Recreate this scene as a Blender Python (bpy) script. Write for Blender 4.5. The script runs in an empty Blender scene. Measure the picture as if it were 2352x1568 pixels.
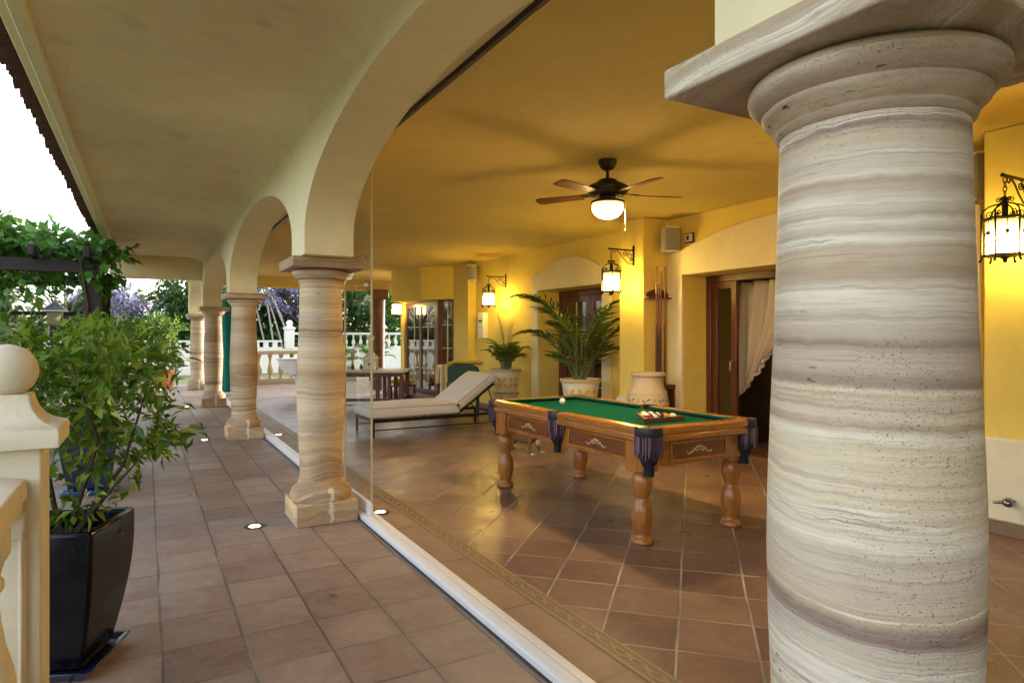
import bpy, bmesh, math, random
import numpy as np
from mathutils import Vector, Matrix
R = math.radians
PI = math.pi
random.seed(7)
rng = np.random.default_rng(11)
scene = bpy.context.scene
COL = scene.collection

# ------------------------------------------------------------------ camera
YAW = math.atan(841 / 1490)
cam = bpy.data.cameras.new('camera')
cam.sensor_width = 36.0
cam.lens = 36.0 * 1490 / 2352
cam.shift_y = -12 / 2352
cam.clip_start = 0.05
cam.clip_end = 3000
camo = bpy.data.objects.new('camera', cam)
COL.objects.link(camo)
camo.location = (0, 0, 1.4)
camo.rotation_euler = (R(90), 0, -YAW)
scene.camera = camo

# ------------------------------------------------------------------ world, sun, exposure
SUN_EL, SUN_AZ = R(9), R(70)          # low sun behind the house
world = bpy.data.worlds.new('World')
scene.world = world
world.use_nodes = True
wn = world.node_tree
wn.nodes.clear()
sky = wn.nodes.new('ShaderNodeTexSky')
sky.sky_type = 'NISHITA'
sky.sun_disc = False
sky.sun_elevation = SUN_EL
sky.sun_rotation = SUN_AZ
sky.air_density = 1.0
sky.dust_density = 3.0
hsv = wn.nodes.new('ShaderNodeHueSaturation')
hsv.inputs['Saturation'].default_value = 0.45
bg = wn.nodes.new('ShaderNodeBackground')
bg.inputs['Strength'].default_value = 0.15
wo = wn.nodes.new('ShaderNodeOutputWorld')
wn.links.new(sky.outputs[0], hsv.inputs['Color'])
wn.links.new(hsv.outputs[0], bg.inputs['Color'])
wn.links.new(bg.outputs[0], wo.inputs['Surface'])
sun = bpy.data.lights.new('sun', 'SUN')
sun.energy = 0.6
sun.angle = R(12)
sun.color = (1.0, 0.93, 0.82)
suno = bpy.data.objects.new('sun', sun)
COL.objects.link(suno)
sd = Vector((math.sin(SUN_AZ) * math.cos(SUN_EL), math.cos(SUN_AZ) * math.cos(SUN_EL), math.sin(SUN_EL)))
suno.rotation_euler = (-sd).to_track_quat('-Z', 'Y').to_euler()
suno.location = (30, 10, 20)
scene.view_settings.view_transform = 'Standard'
scene.view_settings.look = 'None'
scene.view_settings.exposure = 2.9
scene.view_settings.gamma = 1.0
scene.view_settings.use_curve_mapping = False
scene.cycles.max_bounces = 10
scene.cycles.diffuse_bounces = 5
scene.cycles.transparent_max_bounces = 16
scene.cycles.sample_clamp_indirect = 6.0

# ------------------------------------------------------------------ node helpers
class NT:
    def __init__(self, name):
        self.m = bpy.data.materials.new(name)
        self.m.use_nodes = True
        self.t = self.m.node_tree
        self.t.nodes.clear()
        self.out = self.t.nodes.new('ShaderNodeOutputMaterial')
    def n(self, kind, **kw):
        nd = self.t.nodes.new(kind)
        for k, v in kw.items():
            setattr(nd, k, v)
        return nd
    def l(self, a, b):
        self.t.links.new(a, b)
    def put(self, sock, v):
        if hasattr(v, 'node') or isinstance(v, bpy.types.NodeSocket):
            self.l(v, sock)
        else:
            sock.default_value = v
    def math(self, op, a, b=None, c=None, clamp=False):
        nd = self.n('ShaderNodeMath', operation=op)
        nd.use_clamp = clamp
        self.put(nd.inputs[0], a)
        if b is not None: self.put(nd.inputs[1], b)
        if c is not None: self.put(nd.inputs[2], c)
        return nd.outputs[0]
    def vmath(self, op, a, b=None):
        nd = self.n('ShaderNodeVectorMath', operation=op)
        self.put(nd.inputs[0], a)
        if b is not None: self.put(nd.inputs[1], b)
        return nd.outputs[0]
    def mapping(self, vec, scale=(1, 1, 1), loc=(0, 0, 0), rot=(0, 0, 0)):
        nd = self.n('ShaderNodeMapping')
        self.l(vec, nd.inputs['Vector'])
        nd.inputs['Scale'].default_value = scale
        nd.inputs['Location'].default_value = loc
        nd.inputs['Rotation'].default_value = rot
        return nd.outputs[0]
    def noise(self, vec, scale=5.0, detail=3.0, rough=0.5, dist=0.0):
        nd = self.n('ShaderNodeTexNoise')
        if vec is not None: self.l(vec, nd.inputs['Vector'])
        nd.inputs['Scale'].default_value = scale
        nd.inputs['Detail'].default_value = detail
        nd.inputs['Roughness'].default_value = rough
        nd.inputs['Distortion'].default_value = dist
        return nd.outputs['Fac']
    def ramp(self, fac, stops, interp='LINEAR'):
        nd = self.n('ShaderNodeValToRGB')
        cr = nd.color_ramp
        cr.interpolation = interp
        while len(cr.elements) < len(stops): cr.elements.new(0.5)
        for e, (p, c) in zip(cr.elements, stops):
            e.position = p
            e.color = (c[0], c[1], c[2], 1) if hasattr(c, '__len__') else (c, c, c, 1)
        self.l(fac, nd.inputs['Fac'])
        return nd.outputs['Color']
    def mix(self, fac, a, b, blend='MIX'):
        nd = self.n('ShaderNodeMix', data_type='RGBA', blend_type=blend)
        self.put(nd.inputs[0], fac)
        for s, v in ((nd.inputs[6], a), (nd.inputs[7], b)):
            if isinstance(v, (tuple, list)): v = (v[0], v[1], v[2], 1)
            self.put(s, v)
        return nd.outputs[2]
    def obj(self):
        return self.n('ShaderNodeTexCoord').outputs['Object']
    def pos(self):
        return self.n('ShaderNodeNewGeometry').outputs['Position']
    def rand(self):
        return self.n('ShaderNodeObjectInfo').outputs['Random']
    def island(self):
        return self.n('ShaderNodeNewGeometry').outputs['Random Per Island']
    def bump(self, h, strength=0.2, dist=0.01, normal=None):
        nd = self.n('ShaderNodeBump')
        nd.inputs['Strength'].default_value = strength
        nd.inputs['Distance'].default_value = dist
        self.l(h, nd.inputs['Height'])
        if normal is not None: self.l(normal, nd.inputs['Normal'])
        return nd.outputs[0]
    def bsdf(self, color, rough=0.6, metal=0.0, spec=0.5, normal=None, coat=0.0, trans=0.0, sheen=0.0):
        b = self.n('ShaderNodeBsdfPrincipled')
        if isinstance(color, (tuple, list)): color = (color[0], color[1], color[2], 1)
        self.put(b.inputs['Base Color'], color)
        self.put(b.inputs['Roughness'], rough)
        self.put(b.inputs['Metallic'], metal)
        b.inputs['Specular IOR Level'].default_value = spec
        b.inputs['Coat Weight'].default_value = coat
        b.inputs['Coat Roughness'].default_value = 0.08
        b.inputs['Transmission Weight'].default_value = trans
        b.inputs['Sheen Weight'].default_value = sheen
        if normal is not None: self.l(normal, b.inputs['Normal'])
        return b
    def done(self, shader):
        self.l(shader if isinstance(shader, bpy.types.NodeSocket) else shader.outputs[0], self.out.inputs['Surface'])
        return self.m

def plaster(name, col, var=0.12, rough=0.85, bump=0.25, stain=0.0):
    t = NT(name); p = t.pos()
    big = t.noise(p, 0.9, 5, 0.6)
    med = t.noise(p, 6, 4, 0.6)
    fine = t.noise(p, 90, 3, 0.6)
    dark = tuple(c * (1 - var * 1.6) for c in col); light = tuple(min(1, c * (1 + var * 0.6)) for c in col)
    c = t.mix(t.ramp(big, [(0.3, 0), (0.7, 1)]), dark, light)
    c = t.mix(t.ramp(med, [(0.35, 0.18), (0.65, 0.0)]), c, tuple(x * 0.8 for x in col))
    if stain:
        spots = t.ramp(t.noise(p, 2.3, 2, 0.4), [(0.66, 0), (0.74, 1)])
        c = t.mix(t.math('MULTIPLY', spots, stain), c, tuple(x * 0.62 for x in col))
        vor = t.n('ShaderNodeTexVoronoi'); vor.inputs['Scale'].default_value = 1.1
        t.l(p, vor.inputs['Vector'])
        dots = t.math('LESS_THAN', vor.outputs['Distance'], 0.045)
        c = t.mix(t.math('MULTIPLY', dots, 0.35), c, tuple(x * 0.5 for x in col))
    trow = t.noise(t.mapping(p, scale=(2.2, 5.0, 3.0), rot=(0.3, 0.2, 0.6)), 1.0, 4, 0.6, 2.0)
    c = t.mix(t.ramp(trow, [(0.42, 0.0), (0.62, 0.22)]), c, tuple(min(1, x * 1.12) for x in col))
    vc = t.n('ShaderNodeTexVoronoi', feature='DISTANCE_TO_EDGE'); vc.inputs['Scale'].default_value = 0.55
    t.l(t.vmath('ADD', p, t.vmath('MULTIPLY', t.n('ShaderNodeTexNoise').outputs['Color'], (0.0, 0.0, 0.0))), vc.inputs['Vector'])
    ck = t.math('MULTIPLY', t.ramp(t.math('ADD', vc.outputs['Distance'], t.math('MULTIPLY', t.noise(p, 9, 4, 0.7), 0.012)), [(0.0056, 1), (0.0075, 0)]), t.ramp(t.noise(p, 0.7, 2), [(0.5, 0), (0.6, 0.4)]))
    c = t.mix(ck, c, tuple(x * 0.55 for x in col))
    h = t.math('ADD', t.math('MULTIPLY', fine, 0.35), t.math('ADD', t.math('MULTIPLY', med, 0.9), t.math('MULTIPLY', trow, 1.2)))
    return t.done(t.bsdf(c, rough, normal=t.bump(h, bump, 0.012), spec=0.25))

def tile_mat(name, rot, px, py, ox, oy, cols, groutc, gw=0.006, rough=0.5, dirt=0.35, gy=1.0, haze=None):
    """terracotta tiles laid on the XY plane"""
    t = NT(name); p = t.pos()
    wob = t.n('ShaderNodeTexNoise'); t.l(p, wob.inputs['Vector']); wob.inputs['Scale'].default_value = 2.6
    wv = t.vmath('MULTIPLY', t.vmath('SUBTRACT', wob.outputs['Color'], (0.5, 0.5, 0.5)), (0.016, 0.016, 0.0))
    q = t.vmath('ADD', p, wv)
    if rot: 
        q = t.mapping(q, rot=(0, 0, rot))
    sp = t.n('ShaderNodeSeparateXYZ'); t.l(q, sp.inputs[0])
    u = t.math('DIVIDE', t.math('SUBTRACT', sp.outputs[0], ox), px)
    v = t.math('DIVIDE', t.math('SUBTRACT', sp.outputs[1], oy), py)
    iu, iv = t.math('FLOOR', u), t.math('FLOOR', v)
    fu, fv = t.math('SUBTRACT', u, iu), t.math('SUBTRACT', v, iv)
    du = t.math('MULTIPLY', t.math('SUBTRACT', 0.5, t.math('ABSOLUTE', t.math('SUBTRACT', fu, 0.5))), px)
    dv = t.math('MULTIPLY', t.math('SUBTRACT', 0.5, t.math('ABSOLUTE', t.math('SUBTRACT', fv, 0.5))), py / gy)
    ed = t.math('MINIMUM', du, dv)
    edn = t.math('ADD', ed, t.math('MULTIPLY', t.math('SUBTRACT', t.noise(p, 38, 3, 0.6), 0.5), gw * 0.9))
    tile = t.n('ShaderNodeMapRange'); tile.inputs[1].default_value = gw * 0.75; tile.inputs[2].default_value = gw * 1.35
    t.l(edn, tile.inputs[0])
    tm = tile.outputs[0]
    cid = t.n('ShaderNodeCombineXYZ'); t.l(iu, cid.inputs[0]); t.l(iv, cid.inputs[1])
    wn_ = t.n('ShaderNodeTexWhiteNoise', noise_dimensions='3D'); t.l(cid.outputs[0], wn_.inputs['Vector'])
    r1 = wn_.outputs['Value']
    off = t.vmath('ADD', p, t.vmath('MULTIPLY', wn_.outputs['Color'], (7.0, 7.0, 7.0)))
    cloud = t.noise(off, 3.6, 6, 0.7, 0.9)
    fac = t.math('ADD', t.math('MULTIPLY', r1, 0.50), t.math('ADD', t.math('MULTIPLY', cloud, 1.1), -0.27), clamp=True)
    base = t.ramp(fac, [(0.12, cols[0]), (0.38, cols[1]), (0.62, cols[2]), (0.9, cols[3])])
    pale = t.ramp(t.noise(p, 1.1, 5, 0.65), [(0.42, 0), (0.72, 1)])
    base = t.mix(t.math('MULTIPLY', pale, dirt), base, haze or groutc)
    edge = t.n('ShaderNodeMapRange'); edge.inputs[1].default_value = 0.0; edge.inputs[2].default_value = 0.05
    edge.inputs[3].default_value = 0.35; edge.inputs[4].default_value = 0.0
    t.l(ed, edge.inputs[0])
    base = t.mix(t.math('MULTIPLY', edge.outputs[0], t.noise(p, 9, 3)), base, tuple(c * 0.72 for c in cols[1]))
    scuff = t.math('MULTIPLY', t.ramp(t.noise(p, 7.5, 6, 0.75, 1.5), [(0.52, 0), (0.72, 1)]), 0.35)
    base = t.mix(scuff, base, tuple(c * 1.25 for c in cols[3]))
    smut = t.math('MULTIPLY', t.ramp(t.noise(p, 2.7, 6, 0.7, 0.8), [(0.54, 0), (0.75, 1)]), 0.45)
    base = t.mix(smut, base, tuple(c * 0.6 for c in cols[0]))
    speck = t.ramp(t.noise(p, 130, 2, 0.6), [(0.28, 1), (0.36, 0)])
    base = t.mix(t.math('MULTIPLY', speck, 0.3), base, (0.06, 0.04, 0.035))
    gcol = t.mix(t.ramp(t.noise(p, 1.9, 4), [(0.4, 0), (0.68, 1)]), tuple(c * 0.4 for c in groutc), groutc)
    c = t.mix(tm, gcol, base)
    h = t.math('ADD', t.math('MULTIPLY', tm, 1.0), t.math('MULTIPLY', t.noise(p, 18, 5, 0.65), 0.55))
    h = t.math('ADD', h, t.math('MULTIPLY', r1, 0.35))
    rg = t.math('ADD', t.math('MULTIPLY', t.noise(p, 4, 4), 0.3), rough - 0.15)
    rg = t.math('ADD', rg, t.math('MULTIPLY', t.math('SUBTRACT', 1.0, tm), 0.3), clamp=True)
    return t.done(t.bsdf(c, rg, normal=t.bump(h, 0.5, 0.005), spec=0.4))

def stone_mat(name, tone=1.0, slab=False):
    t = NT(name); o = t.obj(); rnd = t.rand()
    offs = t.n('ShaderNodeCombineXYZ')
    t.l(t.math('MULTIPLY', rnd, 31.0), offs.inputs[0]); t.l(t.math('MULTIPLY', rnd, 17.0), offs.inputs[1]); t.l(t.math('MULTIPLY', rnd, 53.0), offs.inputs[2])
    q = t.vmath('ADD', o, offs.outputs[0])
    sp = t.n('ShaderNodeSeparateXYZ'); t.l(q, sp.inputs[0])
    so = t.n('ShaderNodeSeparateXYZ'); t.l(o, so.inputs[0]); z0 = so.outputs[2]
    idx = t.n('ShaderNodeObjectInfo').outputs['Object Index']
    seed = t.math('MULTIPLY', idx, 0.37)
    low = t.math('MULTIPLY', t.math('SUBTRACT', t.noise(q, 1.7, 1, 0.4), 0.5), t.ramp(t.math('DIVIDE', z0, 2.0), [(0.3, 0.34), (0.62, 0.05), (1.0, 0.04)]))
    wav = t.math('MULTIPLY', t.math('SUBTRACT', t.noise(q, 7, 2, 0.5), 0.5), 0.013)
    jag = t.math('MULTIPLY', t.math('SUBTRACT', t.noise(q, 30, 2, 0.5), 0.5), 0.010)
    z = t.math('ADD', sp.outputs[2], t.math('ADD', low, t.math('ADD', wav, jag)))
    if slab:
        fold = t.math('MULTIPLY', t.noise(t.mapping(q, scale=(1.6, 1.6, 3.0)), 1.0, 2, 0.5, 0.4), 0.55)
        z = t.math('ADD', t.math('ADD', z, t.math('MULTIPLY', sp.outputs[2], 0.6)), fold)
    def band(sc, seed, det=2.0):
        cb = t.n('ShaderNodeCombineXYZ')
        t.l(t.math('MULTIPLY', sp.outputs[0], 0.6), cb.inputs[0]); t.l(t.math('MULTIPLY', sp.outputs[1], 0.6), cb.inputs[1])
        t.l(t.math('ADD', t.math('MULTIPLY', z, sc), seed), cb.inputs[2])
        return t.noise(cb.outputs[0], 1.0, det, 0.55)
    b2 = band(24.0, 13.7, 3.0); b3 = band(120.0, 40.0, 4.0)
    k = tone
    W = (0.84, 0.78, 0.69); G = (0.54, 0.47, 0.41); C1 = (0.74, 0.65, 0.49); T = (0.60, 0.49, 0.36); TB = (0.47, 0.36, 0.26); PU = (0.21, 0.135, 0.12); PL = (0.56, 0.47, 0.425); GW = (0.66, 0.59, 0.52); BR = (0.33, 0.235, 0.165)
    zs = [(0.0, C1), (.20, G), (.34, W), (.44, T), (.52, GW), (.60, TB), (.66, C1), (.80, W), (.865, GW), (.885, PU), (.925, PU), (.945, T), (1.0, PL), (1.04, GW), (1.075, W), (1.105, T), (1.13, C1), (1.22, C1), (1.235, W), (1.25, TB), (1.262, C1), (1.31, C1), (1.318, PU), (1.345, PL), (1.375, PL), (1.383, PU), (1.40, PL), (1.43, GW), (1.48, W), (1.50, TB), (1.54, T), (1.56, W)]
    zs2 = [(1.56, W), (1.575, G), (1.59, W), (1.605, G), (1.625, W), (1.64, GW), (1.66, TB), (1.672, W), (1.70, GW), (1.735, T), (1.75, PU), (1.765, TB), (1.785, BR), (1.80, T), (1.812, BR), (1.825, TB), (1.845, BR), (1.86, T), (1.875, BR), (1.90, TB), (2.0, T)]
    zw = t.math('MULTIPLY', t.math('FRACT', t.math('ADD', t.math('MULTIPLY', t.math('ADD', z0, t.math('SUBTRACT', z, sp.outputs[2])), 0.5), seed)), 2.0)
    ca = t.ramp(t.math('DIVIDE', zw, 1.56), [(zz / 1.56, tuple(x * k for x in cc)) for zz, cc in zs])
    cb_ = t.ramp(t.math('DIVIDE', t.math('SUBTRACT', zw, 1.56), 0.44), [((zz - 1.56) / 0.44, tuple(x * k for x in cc)) for zz, cc in zs2])
    c = t.mix(t.math('GREATER_THAN', zw, 1.56), ca, cb_)
    c = t.mix(t.ramp(b2, [(0.36, 0.38), (0.50, 0.0)]), c, (0.46*k, 0.36*k, 0.29*k))
    c = t.mix(t.ramp(b2, [(0.56, 0.0), (0.66, 0.5)]), c, (0.78*k, 0.74*k, 0.66*k))
    c = t.mix(t.ramp(b3, [(0.36, 0.55), (0.50, 0.0)]), c, (0.36*k, 0.27*k, 0.22*k))
    wl = t.math('MULTIPLY', t.ramp(b2, [(0.58, 0), (0.60, 1), (0.615, 0)]), 0.9)
    if slab:
        c = t.mix(t.ramp(b2, [(0.40, 0.0), (0.46, 0.7), (0.50, 0.15), (0.54, 0.6), (0.58, 0.0)]), c, (0.44*k, 0.34*k, 0.25*k))
    c = t.mix(wl, c, (0.84*k, 0.80*k, 0.73*k))
    dl = t.math('MULTIPLY', t.ramp(b2, [(0.615, 0), (0.622, 1), (0.634, 0)]), 0.7)
    c = t.mix(dl, c, (0.22*k, 0.16*k, 0.15*k))
    grain = t.noise(t.mapping(q, scale=(9, 9, 330)), 1.0, 4, 0.65, 0.3)
    c = t.mix(t.ramp(grain, [(0.36, 0.42), (0.50, 0.0)]), c, (0.36*k, 0.265*k, 0.20*k))
    c = t.mix(t.ramp(t.noise(t.mapping(q, scale=(5, 5, 40)), 1.0, 5, 0.7), [(0.5, 0.0), (0.7, 0.4)]), c, (0.62*k, 0.52*k, 0.40*k))
    c = t.mix(t.ramp(t.noise(q, 3.5, 4, 0.65), [(0.4, 0.0), (0.75, 0.35)]), c, (0.72*k, 0.67*k, 0.58*k))
    vor = t.noise(t.mapping(q, scale=(1, 1, 1.8)), 210, 2, 0.6)
    pores = t.math('MULTIPLY', t.ramp(vor, [(0.30, 1), (0.36, 0)]), t.ramp(t.noise(q, 3.2, 2), [(0.42, 0.0), (0.62, 0.75)]))
    c = t.mix(pores, c, (0.22*k, 0.17*k, 0.14*k))
    fl = t.math('MULTIPLY', t.ramp(t.noise(t.mapping(q, scale=(22, 22, 75)), 1.0, 3, 0.6), [(0.63, 0), (0.68, 1)]), t.ramp(t.noise(t.mapping(q, scale=(2.2, 2.2, 6)), 1.0, 1, 0.4), [(0.62, 0), (0.68, 1)]))
    c = t.mix(t.math('MULTIPLY', fl, 0.9), c, (0.05, 0.04, 0.04))
    warm = t.math('GREATER_THAN', idx, 1.0)
    c = t.mix(0.7, c, (0.98, 0.92, 0.83), 'MULTIPLY')
    c = t.mix(t.math('MULTIPLY', warm, 0.75), c, t.mix(1.0, c, (0.97, 0.86, 0.70), 'MULTIPLY'))
    dx = t.math('ABSOLUTE', t.math('SUBTRACT', so.outputs[0], t.math('ADD', 0.02, t.math('MULTIPLY', t.math('SUBTRACT', t.noise(o, 14, 2), 0.5), 0.09))))
    drip = t.math('MULTIPLY', t.math('LESS_THAN', dx, t.math('MULTIPLY', t.noise(o, 22, 3), 0.028)), t.math('MULTIPLY', t.math('LESS_THAN', so.outputs[2], 0.26), t.math('LESS_THAN', so.outputs[1], -0.15)))
    c = t.mix(t.math('MULTIPLY', drip, 0.8), c, (0.82, 0.80, 0.76))
    h = t.math('ADD', t.math('MULTIPLY', b2, 0.8), t.math('MULTIPLY', pores, -1.2))
    h = t.math('ADD', h, t.math('MULTIPLY', t.noise(q, 60, 3), 0.25))
    h = t.math('SUBTRACT', h, t.math('MULTIPLY', fl, 0.8))
    return t.done(t.bsdf(c, 0.62, normal=t.bump(h, 0.75, 0.008), spec=0.3))

def wood_mat(name, c1, c2, scale=1.0, axis='Z', rough=0.35, coat=0.3):
    t = NT(name); o = t.obj()
    sc = {'X': (1.2, 14, 14), 'Y': (14, 1.2, 14), 'Z': (14, 14, 1.2)}[axis]
    q = t.mapping(o, scale=tuple(s * scale for s in sc))
    g = t.noise(q, 1.0, 5, 0.6, 1.2)
    g2 = t.noise(t.mapping(o, scale=tuple(s * scale * 6 for s in sc)), 1.0, 2, 0.5)
    c = t.ramp(g, [(0.3, c1), (0.7, c2)])
    c = t.mix(t.ramp(g2, [(0.35, 0.45), (0.55, 0)]), c, tuple(x * 0.55 for x in c1))
    return t.done(t.bsdf(c, rough, coat=coat, normal=t.bump(g2, 0.12, 0.003), spec=0.4))

def simple(name, col, rough=0.5, metal=0.0, var=0.15, scale=12, bump=0.1, coat=0.0, spec=0.5, sheen=0.0):
    t = NT(name); o = t.obj()
    nz = t.noise(o, scale, 4, 0.6)
    c = t.mix(nz, tuple(x * (1 - var) for x in col), tuple(min(1, x * (1 + var)) for x in col))
    rg = t.math('ADD', t.math('MULTIPLY', nz, 0.15), max(0.02, rough - 0.07))
    return t.done(t.bsdf(c, rg, metal, normal=t.bump(t.noise(o, scale * 6, 3), bump, 0.004), coat=coat, spec=spec, sheen=sheen))

def fabric(name, col, weave=380, var=0.08):
    t = NT(name); o = t.obj()
    nz = t.noise(o, 4, 4, 0.6)
    w = t.noise(t.mapping(o, scale=(weave, weave, weave)), 1.0, 1, 0.5)
    c = t.mix(nz, tuple(x * (1 - var) for x in col), tuple(min(1, x * (1 + var)) for x in col))
    c = t.mix(t.math('MULTIPLY', w, 0.25), c, tuple(x * 0.6 for x in col))
    return t.done(t.bsdf(c, 0.9, normal=t.bump(w, 0.25, 0.002), spec=0.15, sheen=0.25))

def leaf_mat(name, cols, rough=0.45, trans=0.25):
    t = NT(name); i = t.island()
    c = t.ramp(i, [(k / (len(cols) - 1), cc) for k, cc in enumerate(cols)])
    b = t.bsdf(c, rough, spec=0.4)
    tr = t.n('ShaderNodeBsdfTranslucent')
    t.l(t.mix(0.5, c, (0.25, 0.35, 0.04), 'ADD') if False else t.mix(0.4, c, (0.20, 0.30, 0.03)), tr.inputs['Color'])
    mx = t.n('ShaderNodeMixShader'); mx.inputs[0].default_value = trans
    t.l(b.outputs[0], mx.inputs[1]); t.l(tr.outputs[0], mx.inputs[2])
    return t.done(mx)

def glow(name, col, strength):
    t = NT(name)
    e = t.n('ShaderNodeEmission')
    e.inputs['Color'].default_value = (*col, 1); e.inputs['Strength'].default_value = strength
    return t.done(e)

def glass_mat(name, tint=(0.9, 0.93, 0.9), refl=1.0):
    t = NT(name)
    tr = t.n('ShaderNodeBsdfTransparent'); tr.inputs['Color'].default_value = (*tint, 1)
    gl = t.n('ShaderNodeBsdfGlossy'); gl.inputs['Roughness'].default_value = 0.01
    ge = t.n('ShaderNodeNewGeometry')
    dt_ = t.n('ShaderNodeVectorMath', operation='DOT_PRODUCT')
    t.l(ge.outputs['Normal'], dt_.inputs[0]); t.l(ge.outputs['Incoming'], dt_.inputs[1])
    cs = t.math('SUBTRACT', 1.0, t.math('ABSOLUTE', dt_.outputs['Value']), clamp=True)
    sch = t.math('ADD', 0.04, t.math('MULTIPLY', t.math('POWER', cs, 5.0), 0.96))
    sm = t.noise(t.obj(), 3, 3, 0.6)
    f = t.math('MULTIPLY', sch, t.math('ADD', t.math('MULTIPLY', sm, 0.3), 0.85 * refl), clamp=True)
    mx = t.n('ShaderNodeMixShader')
    t.l(f, mx.inputs[0]); t.l(tr.outputs[0], mx.inputs[1]); t.l(gl.outputs[0], mx.inputs[2])
    return t.done(mx)

# ------------------------------------------------------------------ materials
M = {}
M['soffit'] = plaster('cream_soffit_plaster', (0.82, 0.69, 0.43), 0.10, stain=0.4)
M['arcade'] = plaster('cream_arcade_plaster', (0.82, 0.74, 0.49), 0.06)
M['ceiling'] = plaster('porch_ceiling_plaster', (0.66, 0.505, 0.165), 0.07, stain=0.15)
M['wall'] = plaster('yellow_wall_plaster', (0.81, 0.62, 0.15), 0.06)
M['surround'] = plaster('pale_surround_plaster', (0.82, 0.71, 0.44), 0.05)
M['dado'] = plaster('pale_dado_plaster', (0.80, 0.75, 0.56), 0.05)
M['white'] = plaster('white_plaster', (0.80, 0.78, 0.72), 0.06)
M['tanstone'] = plaster('tan_cast_stone', (0.40, 0.31, 0.20), 0.10)
M['cream_stone'] = plaster('cream_cast_stone', (0.78, 0.70, 0.55), 0.11, stain=0.3, bump=0.4)
M['gallery_tile'] = tile_mat('gallery_terracotta', 0, 0.332, 0.357, 0.065, 0.056,
    [(0.16, 0.10, 0.088), (0.23, 0.155, 0.135), (0.275, 0.205, 0.178), (0.36, 0.285, 0.24)], (0.25, 0.235, 0.22), 0.0056, 0.5, 0.45, 0.6, (0.33, 0.285, 0.26))
M['porch_tile'] = tile_mat('porch_terracotta', R(45), 0.3465, 0.3465, -1.075 / math.sqrt(2), 5.69 / math.sqrt(2) - 0.3465 * 20,
    [(0.125, 0.075, 0.064), (0.185, 0.115, 0.092), (0.24, 0.15, 0.115), (0.30, 0.205, 0.15)], (0.50, 0.44, 0.38), 0.006, 0.33, 0.25, 1.0, (0.30, 0.22, 0.17))
M['strip_tile'] = tile_mat('threshold_terracotta', 0, 0.42, 0.40, 1.36, 0.12,
    [(0.20, 0.12, 0.09), (0.25, 0.16, 0.115), (0.28, 0.19, 0.13), (0.32, 0.23, 0.165)], (0.40, 0.34, 0.28), 0.0055, 0.5, 0.3)
M['stone'] = stone_mat('banded_sandstone', 0.92)
M['stone_abacus'] = stone_mat('banded_sandstone_slab', 0.92, True)
M['oak'] = wood_mat('honey_oak', (0.31, 0.105, 0.018), (0.47, 0.185, 0.036), 1.0, 'Z', 0.3, 0.4)
M['oak_y'] = wood_mat('honey_oak_long', (0.31, 0.105, 0.018), (0.47, 0.185, 0.036), 1.0, 'Y', 0.25, 0.5)
M['oak_x'] = wood_mat('honey_oak_cross', (0.31, 0.105, 0.018), (0.47, 0.185, 0.036), 1.0, 'X', 0.25, 0.5)
M['oak_red'] = wood_mat('reddish_oak_panel', (0.15, 0.042, 0.009), (0.24, 0.075, 0.017), 1.0, 'Y', 0.35, 0.3)
M['inlay'] = simple('pale_inlay', (0.62, 0.42, 0.24), 0.5)
M['mahogany'] = wood_mat('dark_mahogany', (0.085, 0.022, 0.012), (0.15, 0.045, 0.024), 1.0, 'Z', 0.35, 0.3)
M['rustic'] = wood_mat('rustic_brown_wood', (0.06, 0.021, 0.008), (0.13, 0.046, 0.015), 0.6, 'Z', 0.6, 0.1)
M['pergola'] = wood_mat('dark_stained_wood', (0.018, 0.012, 0.014), (0.04, 0.028, 0.03), 0.7, 'X', 0.6, 0.0)
M['cue'] = wood_mat('cue_wood', (0.22, 0.07, 0.03), (0.34, 0.12, 0.05), 1.0, 'Z', 0.3, 0.3)
M['rackwood'] = wood_mat('brown_rack_wood', (0.13, 0.05, 0.018), (0.20, 0.085, 0.03), 1.0, 'X', 0.4, 0.2)
M['felt'] = simple('green_felt', (0.001, 0.080, 0.055), 0.95, 0, 0.05, 8, 0.05, spec=0.05)
M['leather'] = simple('black_leather', (0.018, 0.014, 0.022), 0.45, 0, 0.3, 20, 0.2)
t = NT('purple_fringe'); M['fringe'] = t.done(t.bsdf(t.ramp(t.island(), [(0, (0.03, 0.015, 0.028)), (0.35, (0.085, 0.045, 0.075)), (0.7, (0.18, 0.11, 0.15)), (1, (0.40, 0.28, 0.33))]), 0.6, spec=0.3))
M['iron'] = simple('black_wrought_iron', (0.022, 0.017, 0.014), 0.5, 0.6, 0.3, 30, 0.25)
M['bronze'] = simple('dark_bronze', (0.035, 0.022, 0.015), 0.5, 0.15, 0.25, 14, 0.1)
M['blade'] = wood_mat('walnut_blade', (0.10, 0.04, 0.012), (0.16, 0.065, 0.02), 1.0, 'X', 0.35, 0.2)
M['brass'] = simple('brass_chain', (0.65, 0.5, 0.25), 0.3, 0.9)
M['alu'] = simple('white_aluminium', (0.80, 0.82, 0.86), 0.30, 0.0, 0.015, 6, 0.04)
M['gap'] = simple('dark_joint', (0.06, 0.055, 0.05), 0.8)
M['darktrack'] = simple('dark_track_metal', (0.035, 0.025, 0.022), 0.4, 0.4)
M['glass'] = glass_mat('pane_glass', (0.95, 0.955, 0.93), 0.42)
M['edge'] = simple('polished_glass_edge', (0.55, 0.47, 0.28), 0.2, 0, 0.1)
M['doorglass'] = glass_mat('door_glass', (0.75, 0.78, 0.76), 2.6)
M['darkroom'] = plaster('shade_toned_room_plaster', (0.16, 0.09, 0.045), 0.1)  # dark wall colour stands in for the shade inside the unlit rooms
M['cushion'] = fabric('pale_canvas', (0.66, 0.62, 0.59))
M['piping'] = fabric('grey_piping', (0.40, 0.35, 0.31))
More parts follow.
